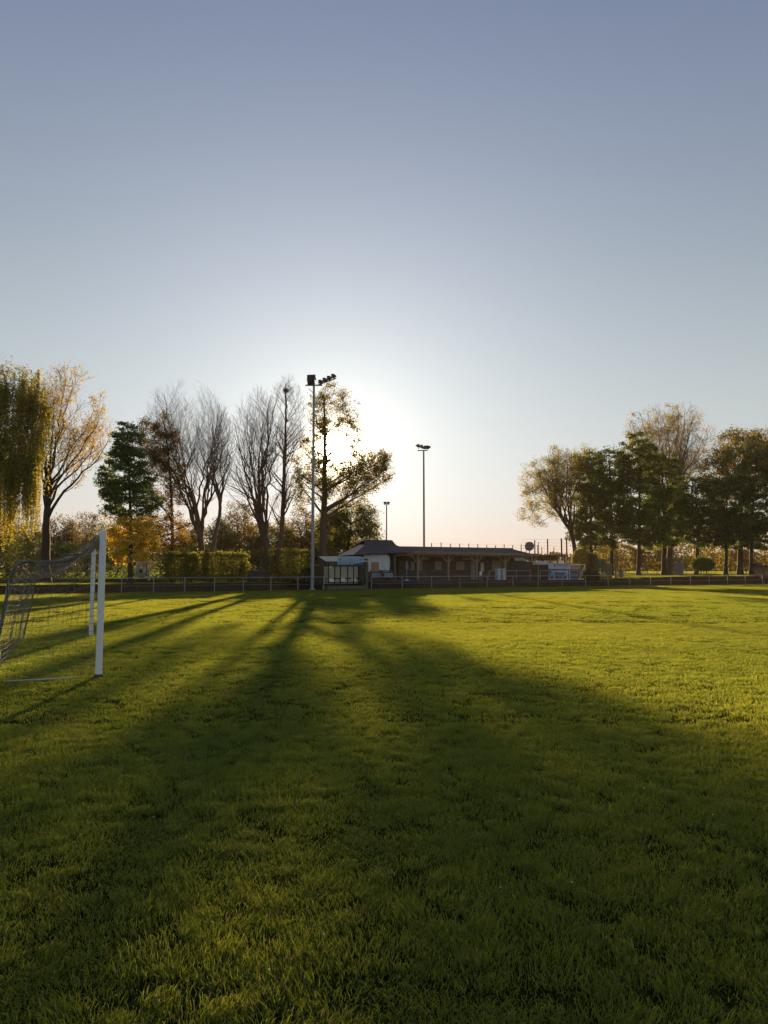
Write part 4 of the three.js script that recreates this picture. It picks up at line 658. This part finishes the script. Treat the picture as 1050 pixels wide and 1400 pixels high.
// wheelie bins between the hedges
for (const [px, label] of [[345, 'black wheelie bin between the hedges, left of two'], [356, 'black wheelie bin between the hedges, right of two']]) {
  const w = 4.3, p = SW(sAt(px, w), w); p.y = groundY(p.x, p.z); const o = thing('wheelie_bin', label, 'bin', p, TURN), s = new THREE.CylinderGeometry(0.42, 0.34, 0.95, 4, 1).rotateY(Math.PI / 4).scale(1, 1, 1.1).translate(0, 0.55, 0);
  part('bin_body', s.toNonIndexed(), mat(0.025, 0.028, 0.03, 0.5), o).geometry.computeVertexNormals(); part('lid', box(0.62, 0.06, 0.72, 0, 1.05, 0.02, 0.025), mat(0.03, 0.03, 0.032, 0.35), o); part('handle', rod(V(-0.25, 1.0, -0.38), V(0.25, 1.0, -0.38), 0.02), M.darkMetal, o); for (const x of [-1, 1]) part('wheel', new THREE.CylinderGeometry(0.1, 0.1, 0.06, 16).rotateZ(Math.PI / 2).translate(x * 0.27, 0.1, -0.3), M.darkMetal, o);
}
{ // low brown hut glimpsed left of the dugout
  const w = 6, a = sAt(416, w), b = sAt(441, w), p = SW((a + b) / 2, w); p.y = groundY(p.x, p.z); const o = thing('timber_hut', 'low brown timber hut with pale roof edge behind the mast foot', 'hut', p, TURN), L = b - a, n = 8; for (let k = 0; k < n; k++) part('plank', box(L, 1.5 / n - 0.012, 0.03, 0, 1.5 / n * (k + 0.5), 0.62, 0.004), M.timber, o); part('shell', box(L - 0.05, 1.5, 1.2, 0, 0.75, 0), M.timber, o); part('roof', box(L + 0.3, 0.07, 1.6, 0, 1.56, 0, 0.01), mat(0.5, 0.42, 0.36, 0.6), o);
}
// court behind the left bank
{ const q = (s, w) => { const p = SW(s, w); return V(p.x, bankH(s) + 0.09, p.z); }; struct('sports_court', slab([q(-44, 9), q(-17, 9), q(-17, 27), q(-44, 27)], 0.03), new THREE.MeshPhysicalMaterial({ color: new THREE.Color().setRGB(0.05, 0.085, 0.05), roughness: 1, specularIntensity: 0, map: soilMap })); }
// mesh fence behind the court and behind the clubhouse
function meshFence(s0, s1, w, h, gap, label, color, y = null, wires = 8, r = 0.03) {
  const p = SW(s0, w); p.y = y ?? groundY(p.x, p.z); const o = thing('mesh_fence', label, 'fence', p, TURN), L = s1 - s0, n = Math.round(L / gap), g = rod(V(0, -0.1, 0), V(0, h, 0), r, r, 6), R = rng(Math.floor(s0 * 7) + 333);
  for (let k = 0; k <= n; k++) { const m = part('post', g, color, o); m.position.x = L * k / n; m.scale.y = 1 + (R() - 0.5) * 0.06; }
  for (let k = 0; k < wires; k++) part('wire', rod(V(0, h * (k + 1) / wires - 0.03, 0), V(L, h * (k + 1) / wires - 0.03, 0), 0.006, 0.006, 4), color, o);
}
const fenceGreen = mat(0.03, 0.045, 0.04, 0.6), fenceDark = mat(0.06, 0.045, 0.04, 0.7);
meshFence(-46, -17, 8.6, 2.0, 2.5, 'dark green mesh fence along the court behind the left bank', fenceGreen);
meshFence(sAt(590, 20), sAt(735, 20), 20, yAt(742.5, 14, 20) - 0.62, 1.35, 'row of fence posts with wires showing above the clubhouse ridge', fenceDark, 0.62, 10, 0.055);
{ // tall ball-stop posts with wires right of the dish
  const w = 18, s0 = sAt(712, w), o = thing('ball_stop_fence', 'tall ball-stop fence of dark posts and thin wires behind the dish', 'fence', SW(s0, w, 0.62), TURN), L = sAt(779, w) - s0;
  for (const [px, top, r] of [[719, 741, 0.04], [731, 738.5, 0.08], [736, 741, 0.04], [740.5, 748, 0.05], [748.5, 737, 0.09], [757, 748, 0.05], [767.5, 736, 0.11], [774.5, 735.5, 0.1]]) part('post', rod(V(sAt(px, w) - s0, -0.6, 0), V(sAt(px, w) - s0, yAt(top, sAt(px, w), w) - 0.62, 0), r, r, 8), fenceDark, o);
  for (let k = 0; k < 12; k++) part('wire', rod(V(0, 0.5 + k * 0.42, 0), V(L, 0.5 + k * 0.42, 0), 0.009, 0.009, 4), fenceDark, o);
}
{ // green netted cage and boards under the right-hand trees
  const w = 4.6, s0 = sAt(813, w), L = sAt(853, w) - s0, p = SW(s0, w); p.y = groundY(p.x, p.z); const o = thing('netted_cage', 'green netted ball cage with pale boards under the right trees', 'cage', p, TURN), h = 2.3;
  for (let k = 0; k <= 4; k++) part('post', rod(V(L * k / 4, 0, 0), V(L * k / 4, h, 0), 0.035), fenceGreen, o);
  for (let k = 0; k <= 5; k++) part('rail', rod(V(0, h * k / 5 + 0.02, 0), V(L, h * k / 5 + 0.02, 0), 0.014, 0.014, 6), fenceGreen, o);
  const b = new MB(); for (let k = 0; k < 44; k++) b.tube([V(L * 0.38 * k / 44, 0, -0.02), V(L * 0.38 * k / 44, h, -0.02)], [0.012, 0.012], 3, [0.06, 0.12, 0.10]); for (let k = 0; k < 30; k++) b.tube([V(0, h * k / 30, -0.02), V(L * 0.38, h * k / 30, -0.02)], [0.012, 0.012], 3, [0.06, 0.12, 0.10]); part('netting', b.geo(), M.bark, o).userData.kind = 'stuff';
  for (const [x, wd, hh, c] of [[L * 0.52, 0.95, 1.75, [0.40, 0.27, 0.12]], [L * 0.75, 0.3, 1.95, [0.32, 0.28, 0.22]], [L * 0.93, 0.75, 0.9, [0.36, 0.29, 0.25]]]) part('board', box(wd, hh, 0.05, x, hh / 2 + 0.05, -0.3, 0.01), mat(...c, 0.8, { map: woodMap }), o);
}
meshFence(sAt(855, 7), sAt(1045, 7), 7, 2.1, 2.6, 'slim mesh fence behind the right rail between the dark trunks', fenceDark, null, 4, 0.025);
{ // grey cabinet, black box, timber dugout at the right
  let w = 6, p = SW(sAt(926.5, w), w); p.y = groundY(p.x, p.z); const c = thing('metal_cabinet', 'grey metal cabinet standing left of the round clipped bush', 'cabinet', p, TURN); part('cabinet_body', box(1.0, 1.55, 0.6, 0, 0.85, 0, 0.02), mat(0.20, 0.19, 0.19, 0.6), c); for (const k of [-1, 1]) part('door', box(0.47, 1.45, 0.025, k * 0.245, 0.86, 0.31, 0.008), mat(0.21, 0.20, 0.2, 0.55), c); part('plinth', box(0.9, 0.1, 0.5, 0, 0.04, 0), M.darkMetal, c);
  w = 3.4; p = SW(sAt(1033.5, w), w); p.y = groundY(p.x, p.z); const k = thing('black_locker', 'black box locker on legs left of the timber dugout', 'locker', p, TURN); part('locker_body', box(1.15, 1.2, 0.7, 0, 1.02, 0, 0.02), mat(0.012, 0.014, 0.016, 0.6), k); part('lid', box(1.22, 0.06, 0.78, 0, 1.65, 0, 0.02), mat(0.1, 0.09, 0.08, 0.6), k); for (const x of [-1, 1]) for (const z of [-1, 1]) part('leg', box(0.07, 0.44, 0.07, x * 0.5, 0.21, z * 0.28), M.timber, k);
  w = 0.9; const a = sAt(1042, w), L = 3.6, o = thing('dugout', 'tan timber dugout cut off by the right edge of the photo', 'dugout', SW(a, w, 0), TURN);
  for (let j = 0; j < 7; j++) part('plank', box(L - 0.1, 0.25, 0.03, L / 2, 0.5 + j * 0.262, -1.2, 0.006), mat(0.42 + 0.03 * (j % 2), 0.29, 0.15, 0.75, { map: woodMap }), o); for (const x of [0.05, L * 0.5, L - 0.05]) { part('front_post', box(0.12, 2.25, 0.12, x, 1.12, 0), M.timber, o); part('rear_post', box(0.12, 2.05, 0.12, x, 1.02, -1.3), M.timber, o); } part('roof', slab([V(-0.2, 2.28, 0.3), V(L + 0.2, 2.28, 0.3), V(L + 0.2, 2.08, -1.5), V(-0.2, 2.08, -1.5)], 0.08), M.felt, o); part('bench', [box(L - 0.3, 0.06, 0.4, L / 2, 0.95, -0.95), box(L - 0.3, 0.4, 0.04, L / 2, 0.7, -0.78)], M.timber, o);
}
console.log('foliage triangles', tris);
renderer.render(scene, camera);
